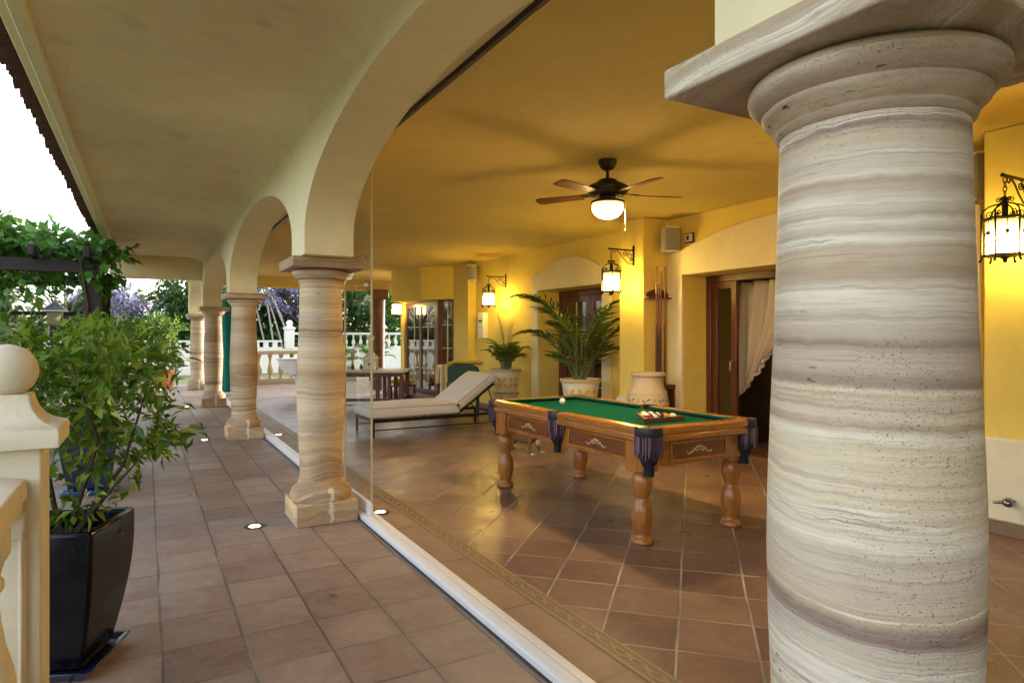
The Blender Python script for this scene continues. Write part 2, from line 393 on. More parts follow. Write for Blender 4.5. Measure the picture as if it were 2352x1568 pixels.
M['blackmetal'] = simple('black_metal', (0.015, 0.015, 0.017), 0.4, 0.5)
M['curtain'] = fabric('rose_beige_silk', (0.66, 0.54, 0.41), 260)
M['tassel'] = fabric('cream_tassels', (0.66, 0.53, 0.40), 200)
t = NT('black_glaze'); o_ = t.obj(); sp_ = t.n('ShaderNodeSeparateXYZ'); t.l(o_, sp_.inputs[0])
dust = t.math('MULTIPLY', t.ramp(t.noise(t.mapping(o_, scale=(6, 6, 2.2)), 1.0, 6, 0.7), [(0.5, 0), (0.75, 1)]), t.ramp(sp_.outputs[2], [(0.0, 0.35), (0.1, 0.05), (0.45, 0.05), (0.6, 0.35)]))
M['potglaze'] = t.done(t.bsdf(t.mix(dust, (0.004, 0.004, 0.006), (0.10, 0.10, 0.115)), t.math('ADD', 0.16, t.math('MULTIPLY', dust, 0.6)), spec=0.18, coat=0.1, normal=t.bump(t.noise(o_, 9, 3), 0.15, 0.01)))
M['blueglaze'] = simple('cobalt_glaze', (0.006, 0.012, 0.045), 0.15, 0, 0.4, 5, 0.15, coat=0.8)
M['bluesaucer'] = simple('bright_blue_glaze', (0.02, 0.09, 0.38), 0.15, 0, 0.3, 8, 0.1, coat=0.6)
M['soil'] = simple('potting_soil', (0.035, 0.022, 0.014), 0.95, 0, 0.4, 40, 0.8)
M['ceramic'] = simple('cream_ceramic', (0.76, 0.71, 0.56), 0.3, 0, 0.06, 6, 0.06, coat=0.3)
M['motif'] = simple('yellow_ceramic_paint', (0.72, 0.47, 0.08), 0.35, 0, 0.2, 12, 0.05)
M['ochrerim'] = simple('ochre_rim_paint', (0.55, 0.38, 0.14), 0.4)
M['jar'] = simple('buff_clay', (0.60, 0.49, 0.33), 0.7, 0, 0.14, 7, 0.3)
M['jarleaf'] = simple('green_slip', (0.06, 0.17, 0.10), 0.6)
M['jarflower'] = simple('rosy_slip', (0.42, 0.27, 0.17), 0.7)
M['terracotta'] = simple('terracotta_pot', (0.42, 0.17, 0.07), 0.75, 0, 0.15, 9, 0.3)
M['leafA'] = leaf_mat('citrus_leaf', [(0.025, 0.08, 0.012), (0.06, 0.16, 0.018), (0.12, 0.24, 0.022), (0.24, 0.37, 0.04), (0.50, 0.52, 0.09)], 0.28, 0.42)
M['leafB'] = leaf_mat('bright_shrub_leaf', [(0.04, 0.11, 0.012), (0.11, 0.22, 0.02), (0.20, 0.32, 0.03), (0.32, 0.40, 0.05)], 0.45, 0.4)
M['vine'] = leaf_mat('vine_leaf', [(0.02, 0.08, 0.012), (0.045, 0.16, 0.02), (0.08, 0.24, 0.03), (0.12, 0.30, 0.05)], 0.5, 0.35)
M['hedge'] = leaf_mat('hedge_leaf', [(0.01, 0.04, 0.012), (0.02, 0.075, 0.018), (0.04, 0.12, 0.025), (0.07, 0.17, 0.035)])
M['jaca'] = leaf_mat('jacaranda_blossom', [(0.05, 0.09, 0.05), (0.25, 0.22, 0.42), (0.33, 0.28, 0.60), (0.45, 0.40, 0.72)], 0.6, 0.3)
M['palm'] = leaf_mat('palm_leaflet', [(0.06, 0.11, 0.014), (0.11, 0.19, 0.022), (0.17, 0.25, 0.03), (0.28, 0.32, 0.06)], 0.4, 0.45)
M['stem'] = simple('palm_stem', (0.16, 0.17, 0.05), 0.5)
M['fadedstem'] = simple('dry_stem', (0.20, 0.16, 0.07), 0.7)
M['bark'] = simple('grey_brown_bark', (0.055, 0.038, 0.027), 0.85, 0, 0.3, 25, 0.6)
M['palebark'] = simple('pale_bark', (0.34, 0.31, 0.26), 0.8, 0, 0.2, 20, 0.4)
M['plasticgrey'] = simple('grey_speaker_cloth', (0.26, 0.25, 0.24), 0.7)
M['plasticwhite'] = simple('white_plastic', (0.78, 0.75, 0.68), 0.45)
M['darkplastic'] = simple('dark_plastic', (0.05, 0.045, 0.04), 0.5)
M['greenpaint'] = simple('dark_green_paint', (0.006, 0.045, 0.018), 0.4)
M['teal'] = fabric('teal_canvas', (0.004, 0.16, 0.13), 200, 0.1)
M['steel'] = simple('brushed_steel', (0.55, 0.58, 0.63), 0.35, 0.8)
M['chrome'] = simple('dark_chrome', (0.25, 0.27, 0.30), 0.15, 1.0)
M['marble'] = simple('pale_table_stone', (0.66, 0.60, 0.50), 0.4, 0, 0.1, 9, 0.1)
M['towelY'] = fabric('yellow_cloth', (0.68, 0.42, 0.05), 200)
M['rooftile'] = simple('dark_roof_terracotta', (0.10, 0.045, 0.035), 0.85, 0, 0.35, 9, 0.4)
t = NT('lantern_light'); e_ = t.n('ShaderNodeEmission'); sp_ = t.n('ShaderNodeSeparateXYZ'); t.l(t.obj(), sp_.inputs[0])
mr_ = t.n('ShaderNodeMapRange'); mr_.inputs[1].default_value = -0.52; mr_.inputs[2].default_value = -0.30; t.l(sp_.outputs[2], mr_.inputs[0])
t.l(t.ramp(mr_.outputs[0], [(0.0, (1.0, 0.69, 0.16)), (0.55, (1.0, 0.67, 0.14)), (1.0, (0.9, 0.52, 0.14))]), e_.inputs['Color'])
t.l(t.ramp(mr_.outputs[0], [(0.0, 1.0), (0.45, 0.85), (0.75, 0.05), (1.0, 0.012)]), e_.inputs['Strength'])
ms_ = t.math('MULTIPLY', t.ramp(mr_.outputs[0], [(0.0, 1.0), (0.45, 0.85), (0.75, 0.06), (1.0, 0.014)]), 21.0)
t.l(ms_, e_.inputs['Strength'])
M['lamp'] = t.done(e_)
t = NT('frosted_bowl_light'); e_ = t.n('ShaderNodeEmission'); sp_ = t.n('ShaderNodeSeparateXYZ'); t.l(t.obj(), sp_.inputs[0])
mr_ = t.n('ShaderNodeMapRange'); mr_.inputs[1].default_value = -0.40; mr_.inputs[2].default_value = -0.475; mr_.inputs[3].default_value = 0.35; mr_.inputs[4].default_value = 62.0; t.l(sp_.outputs[2], mr_.inputs[0])
e_.inputs['Color'].default_value = (1.0, 0.64, 0.27, 1); t.l(mr_.outputs[0], e_.inputs['Strength'])
M['fanlamp'] = t.done(e_)
M['lamp_dim'] = glow('dim_lantern_light', (1.0, 0.66, 0.2), 6.0)
M['uplight'] = glow('uplight_lens', (1.0, 0.66, 0.30), 9.0)
M['lawn'] = simple('garden_ground', (0.16, 0.165, 0.075), 0.95, 0, 0.4, 0.6, 0.5)
M['ringgrey'] = simple('grey_metal_ring', (0.07, 0.075, 0.085), 0.4, 0.3)
M['skirting'] = simple('skirting_tile', (0.22, 0.14, 0.09), 0.5)
M['brownfur'] = simple('brown_fur', (0.17, 0.075, 0.03), 0.9, 0, 0.35, 30, 0.6)
M['whitefur'] = simple('white_fur', (0.42, 0.38, 0.35), 0.9, 0, 0.1, 30, 0.5)
M['nose'] = simple('black_nose', (0.01, 0.01, 0.01), 0.3)
M['relief'] = simple('border_relief', (0.32, 0.22, 0.11), 0.45, 0, 0.25, 30, 0.3)
M['border'] = simple('border_tile', (0.22, 0.145, 0.085), 0.45, 0, 0.2, 14, 0.2)
M['lattice'] = simple('dark_lattice', (0.035, 0.03, 0.03), 0.7)
t = NT('striped_towel'); o_ = t.obj(); sp_ = t.n('ShaderNodeSeparateXYZ'); t.l(o_, sp_.inputs[0])
st = t.math('GREATER_THAN', t.math('SINE', t.math('MULTIPLY', sp_.outputs[0], 55.0)), 0.1)
M['towelS'] = t.done(t.bsdf(t.mix(st, (0.68, 0.44, 0.06), (0.70, 0.66, 0.58)), 0.95, sheen=0.3))
BALLC = {'white': (0.85, 0.82, 0.72), 'yellow': (0.8, 0.5, 0.02), 'red': (0.55, 0.012, 0.015), 'navy': (0.01, 0.015, 0.07), 'orange': (0.75, 0.2, 0.02), 'purple': (0.09, 0.015, 0.09), 'maroon': (0.18, 0.01, 0.015), 'green': (0.01, 0.15, 0.05), 'black': (0.01, 0.01, 0.01)}
def ball_mat(nm, solid):
    key = 'ball_' + nm + ('' if solid else '_stripe')
    if key in M: return M[key]
    t = NT(key)
    if solid: c = BALLC[nm]
    else:
        sp = t.n('ShaderNodeSeparateXYZ'); t.l(t.obj(), sp.inputs[0])
        c = t.mix(t.math('LESS_THAN', t.math('ABSOLUTE', sp.outputs[2]), 0.014), BALLC['white'], BALLC[nm])
    M[key] = t.done(t.bsdf(c, 0.12, coat=0.6))
    return M[key]

# ------------------------------------------------------------------ mesh builder
class MB:
    def __init__(s): s.v = []; s.f = []
    def add(s, vs, fs):
        k = len(s.v); s.v += [tuple(p) for p in vs]; s.f += [tuple(i + k for i in f) for f in fs]; return s
    def box(s, x0, x1, y0, y1, z0, z1):
        return s.add([(x0,y0,z0),(x1,y0,z0),(x1,y1,z0),(x0,y1,z0),(x0,y0,z1),(x1,y0,z1),(x1,y1,z1),(x0,y1,z1)],
                     [(0,3,2,1),(4,5,6,7),(0,1,5,4),(1,2,6,5),(2,3,7,6),(3,0,4,7)])
    def obox(s, mat, x0, x1, y0, y1, z0, z1):
        k = len(s.v); s.box(x0, x1, y0, y1, z0, z1)
        for i in range(k, len(s.v)): s.v[i] = tuple(mat @ Vector(s.v[i]))
        return s
    def lathe(s, prof, seg=32, c=(0, 0, 0), rot=0.0, closed=True):
        k = len(prof); vs = []; fs = []
        for j in range(seg):
            a = rot + 2 * PI * j / seg
            for r, z in prof: vs.append((c[0] + r * math.cos(a), c[1] + r * math.sin(a), c[2] + z))
        for j in range(seg):
            n = (j + 1) % seg
            for i in range(k - 1): fs.append((j * k + i, n * k + i, n * k + i + 1, j * k + i + 1))
        if closed:
            fs.append(tuple(j * k for j in range(seg - 1, -1, -1)))
            fs.append(tuple(j * k + k - 1 for j in range(seg)))
        return s.add(vs, fs)
    def square(s, prof, c=(0, 0, 0), rot=0.0):
        return s.lathe([(h * math.sqrt(2), z) for h, z in prof], 4, c, PI / 4 + rot)
    def tube(s, pts, r, seg=8, closed=False, cap=True):
        pts = [Vector(p) for p in pts]; n = len(pts)
        rs = r if isinstance(r, (list, tuple)) else [r] * n
        vs = []; fs = []; prev = None
        for i, p in enumerate(pts):
            if closed: d = pts[(i + 1) % n] - pts[i - 1]
            else: d = pts[min(i + 1, n - 1)] - pts[max(i - 1, 0)]
            d = d.normalized() if d.length > 1e-9 else Vector((0, 0, 1))
            if prev is None:
                u = d.orthogonal().normalized()
            else:
                u = (prev - d * prev.dot(d))
                u = u.normalized() if u.length > 1e-6 else d.orthogonal().normalized()
            prev = u; w = d.cross(u)
            for j in range(seg):
                a = 2 * PI * j / seg
                q = p + (u * math.cos(a) + w * math.sin(a)) * rs[i]
                vs.append(q[:])
        m = n if closed else n - 1
        for i in range(m):
            i2 = (i + 1) % n
            for j in range(seg):
                j2 = (j + 1) % seg
                fs.append((i * seg + j, i * seg + j2, i2 * seg + j2, i2 * seg + j))
        if cap and not closed:
            fs.append(tuple(range(seg - 1, -1, -1))); fs.append(tuple((n - 1) * seg + j for j in range(seg)))
        return s.add(vs, fs)
    def prism(s, poly, a0, a1, plane='xy'):
        n = len(poly)
        def P(q, a):
            if plane == 'xy': return (q[0], q[1], a)
            if plane == 'xz': return (q[0], a, q[1])
            return (a, q[0], q[1])
        vs = [P(q, a0) for q in poly] + [P(q, a1) for q in poly]
        fs = [tuple(range(n - 1, -1, -1)), tuple(range(n, 2 * n))]
        for i in range(n):
            j = (i + 1) % n; fs.append((i, j, n + j, n + i))
        return s.add(vs, fs)
    def sphere(s, c, r, seg=20, ring=12, sc=(1, 1, 1)):
        vs = [(c[0], c[1], c[2] - r * sc[2])]; fs = []
        for i in range(1, ring):
            p = -PI / 2 + PI * i / ring
            for j in range(seg):
                a = 2 * PI * j / seg
                vs.append((c[0] + r * sc[0] * math.cos(p) * math.cos(a), c[1] + r * sc[1] * math.cos(p) * math.sin(a), c[2] + r * sc[2] * math.sin(p)))
        vs.append((c[0], c[1], c[2] + r * sc[2])); t_ = len(vs) - 1
        for j in range(seg):
            j2 = (j + 1) % seg
            fs.append((0, 1 + j2, 1 + j)); fs.append((t_, t_ - seg + j, t_ - seg + j2))
            for i in range(ring - 2):
                fs.append((1 + i * seg + j, 1 + i * seg + j2, 1 + (i + 1) * seg + j2, 1 + (i + 1) * seg + j))
        return s.add(vs, fs)
    def grid(s, fn, nu, nv):
        vs = [fn(i / nu, j / nv) for j in range(nv + 1) for i in range(nu + 1)]
        fs = [(j * (nu + 1) + i, j * (nu + 1) + i + 1, (j + 1) * (nu + 1) + i + 1, (j + 1) * (nu + 1) + i) for j in range(nv) for i in range(nu)]
        return s.add(vs, fs)
    def build(s, name, mat, parent=None, bevel=0.0, smooth=None, segs=2, recalc=True):
        me = bpy.data.meshes.new(name)
        me.from_pydata(s.v, [], s.f)
        if recalc:
            bm = bmesh.new(); bm.from_mesh(me)
            bmesh.ops.recalc_face_normals(bm, faces=bm.faces)
            bm.to_mesh(me); bm.free()
        me.materials.append(mat)
        o = bpy.data.objects.new(name, me)
        COL.objects.link(o)
        if parent is not None: o.parent = parent
        if smooth is not None:
            me.polygons.foreach_set('use_smooth', [True] * len(me.polygons))
            me.set_sharp_from_angle(angle=R(smooth))
        if bevel:
            b = o.modifiers.new('bevel', 'BEVEL'); b.width = bevel; b.segments = segs; b.limit_method = 'ANGLE'; b.angle_limit = R(40)
            if smooth is None:
                me.polygons.foreach_set('use_smooth', [True] * len(me.polygons)); me.set_sharp_from_angle(angle=R(35))
        return o

def thing(name, label, cat, loc=(0, 0, 0), rz=0.0, group=None):
    o = bpy.data.objects.new(name, None); COL.objects.link(o)
    o.empty_display_size = 0.2
    o.location = loc; o.rotation_euler = (0, 0, rz)
    return tag(o, label, cat, group)
def tag(o, label=None, cat=None, group=None, kind=None):
    if label: o['label'] = label
    if cat: o['category'] = cat
    if group: o['group'] = group
    if kind: o['kind'] = kind
    return o
def copy_tree(o, parent=None):
    c = o.copy(); COL.objects.link(c)
    if parent is not None: c.parent = parent
    for ch in list(o.children): copy_tree(ch, c)
    return c

# leaves -----------------------------------------------------------------
def unit(a):
    return a / np.maximum(np.linalg.norm(a, axis=1, keepdims=True), 1e-9)
def leaf_mesh(name, P, D, N, L, W, mat, parent=None, curl=0.15):
    n = len(P); D = unit(D); S = unit(np.cross(D, N)); U = np.cross(S, D)
    L = L[:, None]; W = W[:, None]
    v = np.empty((n, 5, 3))
    v[:, 0] = P
    mid = P + D * L * 0.45
    v[:, 1] = mid + S * W * 0.5 + U * L * curl * 0.6
    v[:, 2] = mid - U * L * 0.02
    v[:, 3] = mid - S * W * 0.5 + U * L * curl * 0.6
    v[:, 4] = P + D * L - U * L * curl
    base = (np.arange(n) * 5)[:, None]
    f = np.concatenate([base + np.array([[0, 2, 1]]), base + np.array([[0, 3, 2]]), base + np.array([[1, 2, 4]]), base + np.array([[2, 3, 4]])])
    me = bpy.data.meshes.new(name)
    me.vertices.add(n * 5); me.vertices.foreach_set('co', v.reshape(-1).astype(np.float32))
    nf = len(f)
    me.loops.add(nf * 3); me.loops.foreach_set('vertex_index', f.reshape(-1).astype(np.int32))
    me.polygons.add(nf); me.polygons.foreach_set('loop_start', (np.arange(nf) * 3).astype(np.int32))
    me.polygons.foreach_set('loop_total', np.full(nf, 3, np.int32))
    me.update(calc_edges=True); me.validate()
    me.materials.append(mat)
    o = bpy.data.objects.new(name, me); COL.objects.link(o)
    if parent is not None: o.parent = parent
    return o
def crown(name, blobs, n, L, W, mat, parent=None, droop=0.3, shell=0.5, clump=0, jit=0.5):
    """leaves spread through blobs (centre, radii); clump>0 gathers them on twigs"""
    vol = np.array([b[1][0] * b[1][1] * b[1][2] for b in blobs]) ** 0.75
    vol = vol / vol.sum()
    nc = n if not clump else max(1, n // clump)
    idx = rng.choice(len(blobs), nc, p=vol)
    d = unit(rng.normal(size=(nc, 3)))
    r = rng.random(nc) ** (1 / 3); r = shell + (1 - shell) * r
    r *= 0.75 + 0.4 * rng.random(nc)
    c = np.array([b[0] for b in blobs])[idx]; rad = np.array([b[1] for b in blobs])[idx]
    P = c + d * rad * r[:, None]; O = d
    if clump:
        P = np.repeat(P, clump, 0); O = np.repeat(O, clump, 0)
        twig = unit(O + rng.normal(size=O.shape) * 0.1)
        s = rng.random(len(P))[:, None]
        P = P + twig * (s - 0.6) * L * 2.2 + rng.normal(size=P.shape) * L * 0.25
    m = len(P)
    D = O * 0.7 + rng.normal(size=(m, 3)) * jit + np.array([0, 0, -droop])
    N = unit(rng.normal(size=(m, 3)) * 0.5 + np.array([0, 0, 1.0]))
    return leaf_mesh(name, P, D, N, L * (0.6 + 0.7 * rng.random(m)), W * (0.6 + 0.7 * rng.random(m)), mat, parent)
def branches(name, base, ends, r, mat, parent, bend=0.15):
    mb = MB()
    for e in ends:
        b = Vector(base); e = Vector(e); mid = b.lerp(e, 0.5) + Vector((random.uniform(-1, 1), random.uniform(-1, 1), random.uniform(0, .6))) * bend * (e - b).length
        pts = [b, b.lerp(mid, 0.5) * 0.6 + (b.lerp(mid, .5)) * 0.4, mid, mid.lerp(e, 0.55), e]
        mb.tube(pts, [r, r * 0.85, r * 0.62, r * 0.4, r * 0.15], 6)
    return mb.build(name, mat, parent, smooth=40)
def frond_data(base, az, elev, length, bend, n, ll, fold=0.5, out=None):
    """one feather-leaf frond: returns (stem points, P, D, N, L)"""
    pts = []; p = Vector(base); e = elev
    st = 14
    for i in range(st + 1):
        pts.append(p.copy())
        d = Vector((math.cos(az) * math.cos(e), math.sin(az) * math.cos(e), math.sin(e)))
        p = p + d * (length / st); e -= bend / st * 2.2 * (i / st) ** 1.2
    P = []; D = []; N = []; L = []
    for k in range(n):
        s = 0.28 + 0.72 * (k + 0.5) / n
        x = s * st; i = min(int(x), st - 1); q = pts[i].lerp(pts[i + 1], x - i); tdir = (pts[i + 1] - pts[i]).normalized()
        side = tdir.cross(Vector((0, 0, 1)));
        side = side.normalized() if side.length > 1e-4 else Vector((1, 0, 0))
        upv = side.cross(tdir)
        for sg in (-1, 1):
            fw = 0.18 + 0.72 * s
            dd = side * sg + tdir * fw + upv * (fold * 0.6 - 0.35 * s) + Vector((random.uniform(-.12, .12), random.uniform(-.12, .12), random.uniform(-.2, .1)))
            P.append(q[:]); D.append(dd[:]); N.append((upv + side * sg * 0.3)[:])
            L.append(ll * math.sin(PI * min(1, 0.18 + 0.8 * s)) * random.uniform(.85, 1.1) + 0.03)
    return pts, P, D, N, L
def palm_crown(fronds, mat, parent, width=0.022):
    for f in fronds:
        pts, P, D, N, L = frond_data(*f)
        fo = leaf_mesh('frond', np.array(P), np.array(D), np.array(N), np.array(L), np.full(len(P), width), mat, parent, curl=0.12)
        MB().tube(pts, [0.011 * (1 - 0.75 * i / (len(pts) - 1)) for i in range(len(pts))], 5).build('frond_stem', M['stem'], fo, smooth=60)

# ================================================================== THE SETTING
# ground, floors
o = MB().box(-120, 160, -40, 300, -0.6, -0.05).build('garden_ground', M['lawn']); tag(o, kind='structure')
o = MB().box(-0.95, 1.42, -4, 21.0, -0.2, 0.0).build('gallery_floor', M['gallery_tile']); tag(o, kind='structure')
o = MB().box(1.42, 1.775, -4, 20.6, -0.2, -0.001).build('threshold_floor', M['strip_tile']); tag(o, kind='structure')
o = MB().box(1.885, 12.0, -4, 20.6, -0.2, 0.0).build('porch_floor', M['porch_tile']); tag(o, kind='structure')
mb = MB().box(1.775, 1.885, -4, 20.6, -0.2, 0.001)
o = mb.build('tile_border', M['border']); tag(o, kind='structure')
mb = MB()
for side in (1.782, 1.878):
    mb.box(side - 0.006, side + 0.006, -4, 20.6, 0.0, 0.006)
y = -0.5
k = 0
while y < 12.5:
    # small raised rope-and-leaf relief
    for sgn in (-1, 1):
        pts = [(1.83 + sgn * 0.018 * math.cos(q * PI * 1.0), y + q * 0.105, 0.002) for q in (0, .2, .4, .6, .8, 1.0)]
        if y < 8: mb.tube(pts, [0.003, 0.006, 0.008, 0.008, 0.006, 0.003], 4)
    mb.sphere((1.83, y + 0.052, 0.0), 0.016, 8, 5, (1, 1.2, 0.4))
    y += 0.115; k += 1
rb = mb.build('border_relief', M['relief'], o, smooth=50)

# ------------------------------------------------------------------ the house
house = thing('house', 'cream and yellow plastered villa with an arcaded gallery and covered porch', 'house')
def part(name, mb, mat, parent=None, **kw): return mb.build(name, mat, parent or house, **kw)
COLY = [0.73, 5.11, 9.66, 14.33, 18.95]
WX0, WX1 = 0.98, 1.33
# arcade wall with elliptical arches (profile in the YZ plane)
PH = 0.19                      # half pier
def arcade_profile():
    top = 3.0
    pts = [(-4.0, 1.95), ]
    lower = []
    cols = [-3.65] + COLY
    for i, yc in enumerate(cols):
        zb = 1.943 if yc == 0.73 else 1.985
        a, b = yc - PH, yc + PH
        if yc == 5.11: a = 4.73; b = 5.19
        lower.append((a, b, zb))
    return lower, top
low, top = arcade_profile()
mb = MB()
for a, b, zb in low:
    mb.box(WX0, WX1, a, b, zb, top)
for (a0, b0, _), (a1, b1, _) in zip(low[:-1], low[1:]):
    cy, ry = (b0 + a1) / 2, (a1 - b0) / 2
    zs, rise = 2.13, 0.635
    n = 40
    arc = [(cy + ry * math.cos(PI * i / n), zs + rise * math.sin(PI * i / n)) for i in range(n + 1)]
    vs = []; fs = []
    for x in (WX0, WX1):
        for q in arc: vs.append((x, q[0], q[1]))
        for q in arc: vs.append((x, q[0], top))
    m = n + 1
    for i in range(n):
        fs.append((i, i + 1, m + i + 1, m + i))
        fs.append((2*m + i + 1, 2*m + i, 3*m + i, 3*m + i + 1))
        fs.append((i + 1, i, 2*m + i, 2*m + i + 1))
    mb.add(vs, fs)
part('arcade_wall', mb, M['arcade'], smooth=30)
# gallery soffit with coved junction and stepped eave moulding
prof = [(-0.485, 2.955), (0.70, 2.955)]
for i in range(1, 9):
    q = PI / 2 * i / 8
    prof.append((0.70 + 0.285 * math.sin(q), 2.955 - 0.15 * (1 - math.cos(q))))
prof += [(0.985, 3.06), (-0.485, 3.06)]
part('gallery_soffit', MB().prism(prof, -4, 19.4, 'xz'), M['soffit'], smooth=40)
em = [(-0.486, 3.06), (-0.486, 2.905), (-0.49, 2.90), (-0.548, 2.90), (-0.552, 2.905), (-0.556, 2.935), (-0.562, 2.94), (-0.606, 2.945), (-0.615, 2.952), (-0.615, 3.06)]
part('eave_moulding', MB().prism(em, -4, 19.4, 'xz'), M['arcade'])
mb = MB()
sl = R(17)
for i in range(int(23.4 / 0.21)):
    yc = -3.9 + i * 0.21
    for sg, dy, dz in ((1, 0, 0.0), (-1, 0.105, 0.045)):
        vs = []; fs = []; seg = 8
        for x, extra in ((-0.705 + random.uniform(-.012, .012), 0), (0.2, 0)):
            for rr in (0.078, 0.062):
                for j in range(seg + 1):
                    a = PI * j / seg
                    vs.append((x, yc + dy + rr * math.cos(a), 2.965 + dz + (x + 0.7) * math.tan(sl) + sg * rr * math.sin(a) * 0.9))
        w = seg + 1
        for j in range(seg):
            fs += [(j, j + 1, 2*w + j + 1, 2*w + j), (w + j + 1, w + j, 3*w + j, 3*w + j + 1), (j + 1, j, w + j, w + j + 1)]
        mb.add(vs, fs)
part('roof_tiles', mb, M['rooftile'], smooth=50)
part('sky_block_roof_slab', MB().box(-0.55, 7.5, -4, 17.3, 3.07, 3.2).box(-0.55, 1.33, 17.3, 19.4, 3.07, 3.2), M['arcade'])  # unseen flat slab added above the ceilings to block sky light
# gallery end beam
part('gallery_beam', MB().box(-0.6, 0.985, 14.35, 14.62, 2.52, 2.98), M['soffit'], bevel=0.02)
part('gallery_beam', MB().box(-0.56, 0.985, -3.9, -3.7, 2.5, 2.98), M['soffit'], bevel=0.02)
# porch ceiling
part('porch_ceiling', MB().box(1.33, 7.4, -4, 17.3, 2.88, 3.06), M['ceiling'])
part('porch_beam', MB().box(1.33, 7.4, 16.95, 17.3, 2.62, 2.885), M['ceiling'], bevel=0.015)
# rear wall (porch side face at X = 5.8)
WX = 5.8
w = MB()
for a, b in ((-4, 3.06), (5.94, 7.56), (9.33, 11.75)):
    w.box(WX, 6.30, a, b, 0, 2.879)
w.box(WX, 6.30, 3.06, 5.94, 2.155, 2.879)
w.box(WX, 6.30, 7.56, 9.33, 2.165, 2.879)
w.box(5.62, 6.30, 11.75, 12.45, 0, 2.879)
part('rear_wall', w, M['wall'])
part('end_wall', MB().box(1.33, 6.3, -4.2, -4.0, 0, 2.9), M['wall'])
part('bay_lintel', MB().prism([(5.62, 12.451), (5.10, 13.0), (4.90, 14.3), (5.10, 14.32), (6.3, 14.32), (6.3, 12.451)], 2.18, 2.878), M['wall'])
part('bay_jamb', MB().box(5.41, 5.50, 14.86, 15.1, 0, 2.178).box(5.41, 6.3, 14.86, 15.1, 2.178, 2.6), M['wall'])
part('bay_step', MB().prism([(5.62, 12.44), (5.28, 12.62), (5.12, 13.0), (5.02, 13.6), (4.98, 14.3), (4.98, 15.2), (6.2, 15.2), (6.2, 12.44)], 0, 0.12), M['strip_tile'], bevel=0.015)
# wall piers
part('wall_pier', MB().box(5.37, 5.80, 6.20, 6.67, 0, 2.878), M['wall'], bevel=0.012)
part('wall_pier', MB().box(5.30, 5.80, 1.20, 2.42, 0, 2.878), M['wall'], bevel=0.012)
part('dado', MB().box(5.255, 5.30, 1.19, 2.44, 0.09, 0.685), M['dado'], bevel=0.02)
part('dado', MB().box(5.325, 5.37, 6.185, 6.69, 0.09, 0.62), M['dado'], bevel=0.02)
part('skirting', MB().box(5.24, 5.256, 1.18, 2.45, 0, 0.09), M['skirting'], bevel=0.004)
part('skirting', MB().box(5.785, 5.80, 9.55, 11.75, 0, 0.09), M['skirting'], bevel=0.004)
part('skirting', MB().box(5.785, 5.80, 6.69, 7.36, 0, 0.09), M['skirting'], bevel=0.004)
# arched plaster surrounds
def surround(ya, yb, oa, ob, zo, zflat, zc, name='door_surround'):
    cy = (ya + yb) / 2
    sh = 0.24
    top = []
    n = 28
    a0, a1 = yb - sh, ya + sh
    for i in range(n + 1):
        t_ = i / n
        yy = a0 + (a1 - a0) * t_
        s_ = math.sin(PI * t_)
        top.append((yy, zflat + (zc - zflat) * s_ ** 0.85))
    poly = [(ya, 0), (oa, 0), (oa, zo), (ob, zo), (ob, 0), (yb, 0), (yb, zflat)] + top + [(ya, zflat)]
    return part(name, MB().prism(poly, 5.755, 5.802, 'yz'), M['surround'], bevel=0.008)
surround(2.65, 6.199, 3.06, 5.94, 2.155, 2.46, 2.70)
surround(7.37, 9.54, 7.56, 9.33, 2.165, 2.43, 2.655)
# right door: frame, two leaves with dark glass, room behind with its shade put into the wall colour
part('door_frame', MB().box(6.17, 6.27, 5.86, 5.94, 0, 2.155).box(6.17, 6.27, 3.06, 3.14, 0, 2.155).box(6.17, 6.27, 3.14, 5.86, 2.07, 2.155).box(6.17, 6.27, 3.14, 5.86, 0.0, 0.03), M['mahogany'], bevel=0.006)
def leaf_door(name, p0, p1, z0, z1, lites=1, th=0.05, st=0.085, bars=0, mat='mahogany'):
    """framed glazed leaf between two floor points"""
    p0 = Vector((*p0, 0)); p1 = Vector((*p1, 0)); L = (p1 - p0).length
    ang = math.atan2(p1.y - p0.y, p1.x - p0.x)
    Mx = Matrix.Translation(p0) @ Matrix.Rotation(ang, 4, 'Z')
    f = MB(); g = MB(); b = MB()
    f.obox(Mx, 0, st, -th/2, th/2, z0, z1); f.obox(Mx, L - st, L, -th/2, th/2, z0, z1)
    f.obox(Mx, st, L - st, -th/2, th/2, z0, z0 + st); f.obox(Mx, st, L - st, -th/2, th/2, z1 - st, z1)
    for i in range(1, lites):
        x = L * i / lites
        f.obox(Mx, x - st * .7, x + st * .7, -th/2 + .002, th/2 - .002, z0 + st, z1 - st)
    d = part(name, f, M[mat], bevel=0.005)
    g.obox(Mx, st * .8, L - st * .8, -0.006, 0.006, z0 + st * .8, z1 - st * .8)
    g.build('pane', M['doorglass'], d)
    if bars:
        for i in range(lites):
            x0 = st + (L - 2*st) * i / lites; x1 = st + (L - 2*st) * (i + 1) / lites
            b.obox(Mx, (x0 + x1)/2 - .007, (x0 + x1)/2 + .007, -0.012, 0.012, z0 + st, z1 - st)
        for k in range(1, bars):
            z = z0 + st + (z1 - z0 - 2 * st) * k / bars
            b.obox(Mx, st, L - st, -0.0125, 0.0125, z - .006, z + .006)
        b.build('glazing_bar', M['ceramic'], d)
    return d, Mx
d, Mx = leaf_door('door', (6.22, 5.86), (6.20, 5.46), 0.03, 2.07)
h = MB().obox(Mx, 0.35, 0.37, -0.09, -0.03, 0.98, 1.10); h.build('handle', M['brass'], d, bevel=0.004)
leaf_door('door', (6.22, 3.14), (6.20, 3.54), 0.03, 2.07)
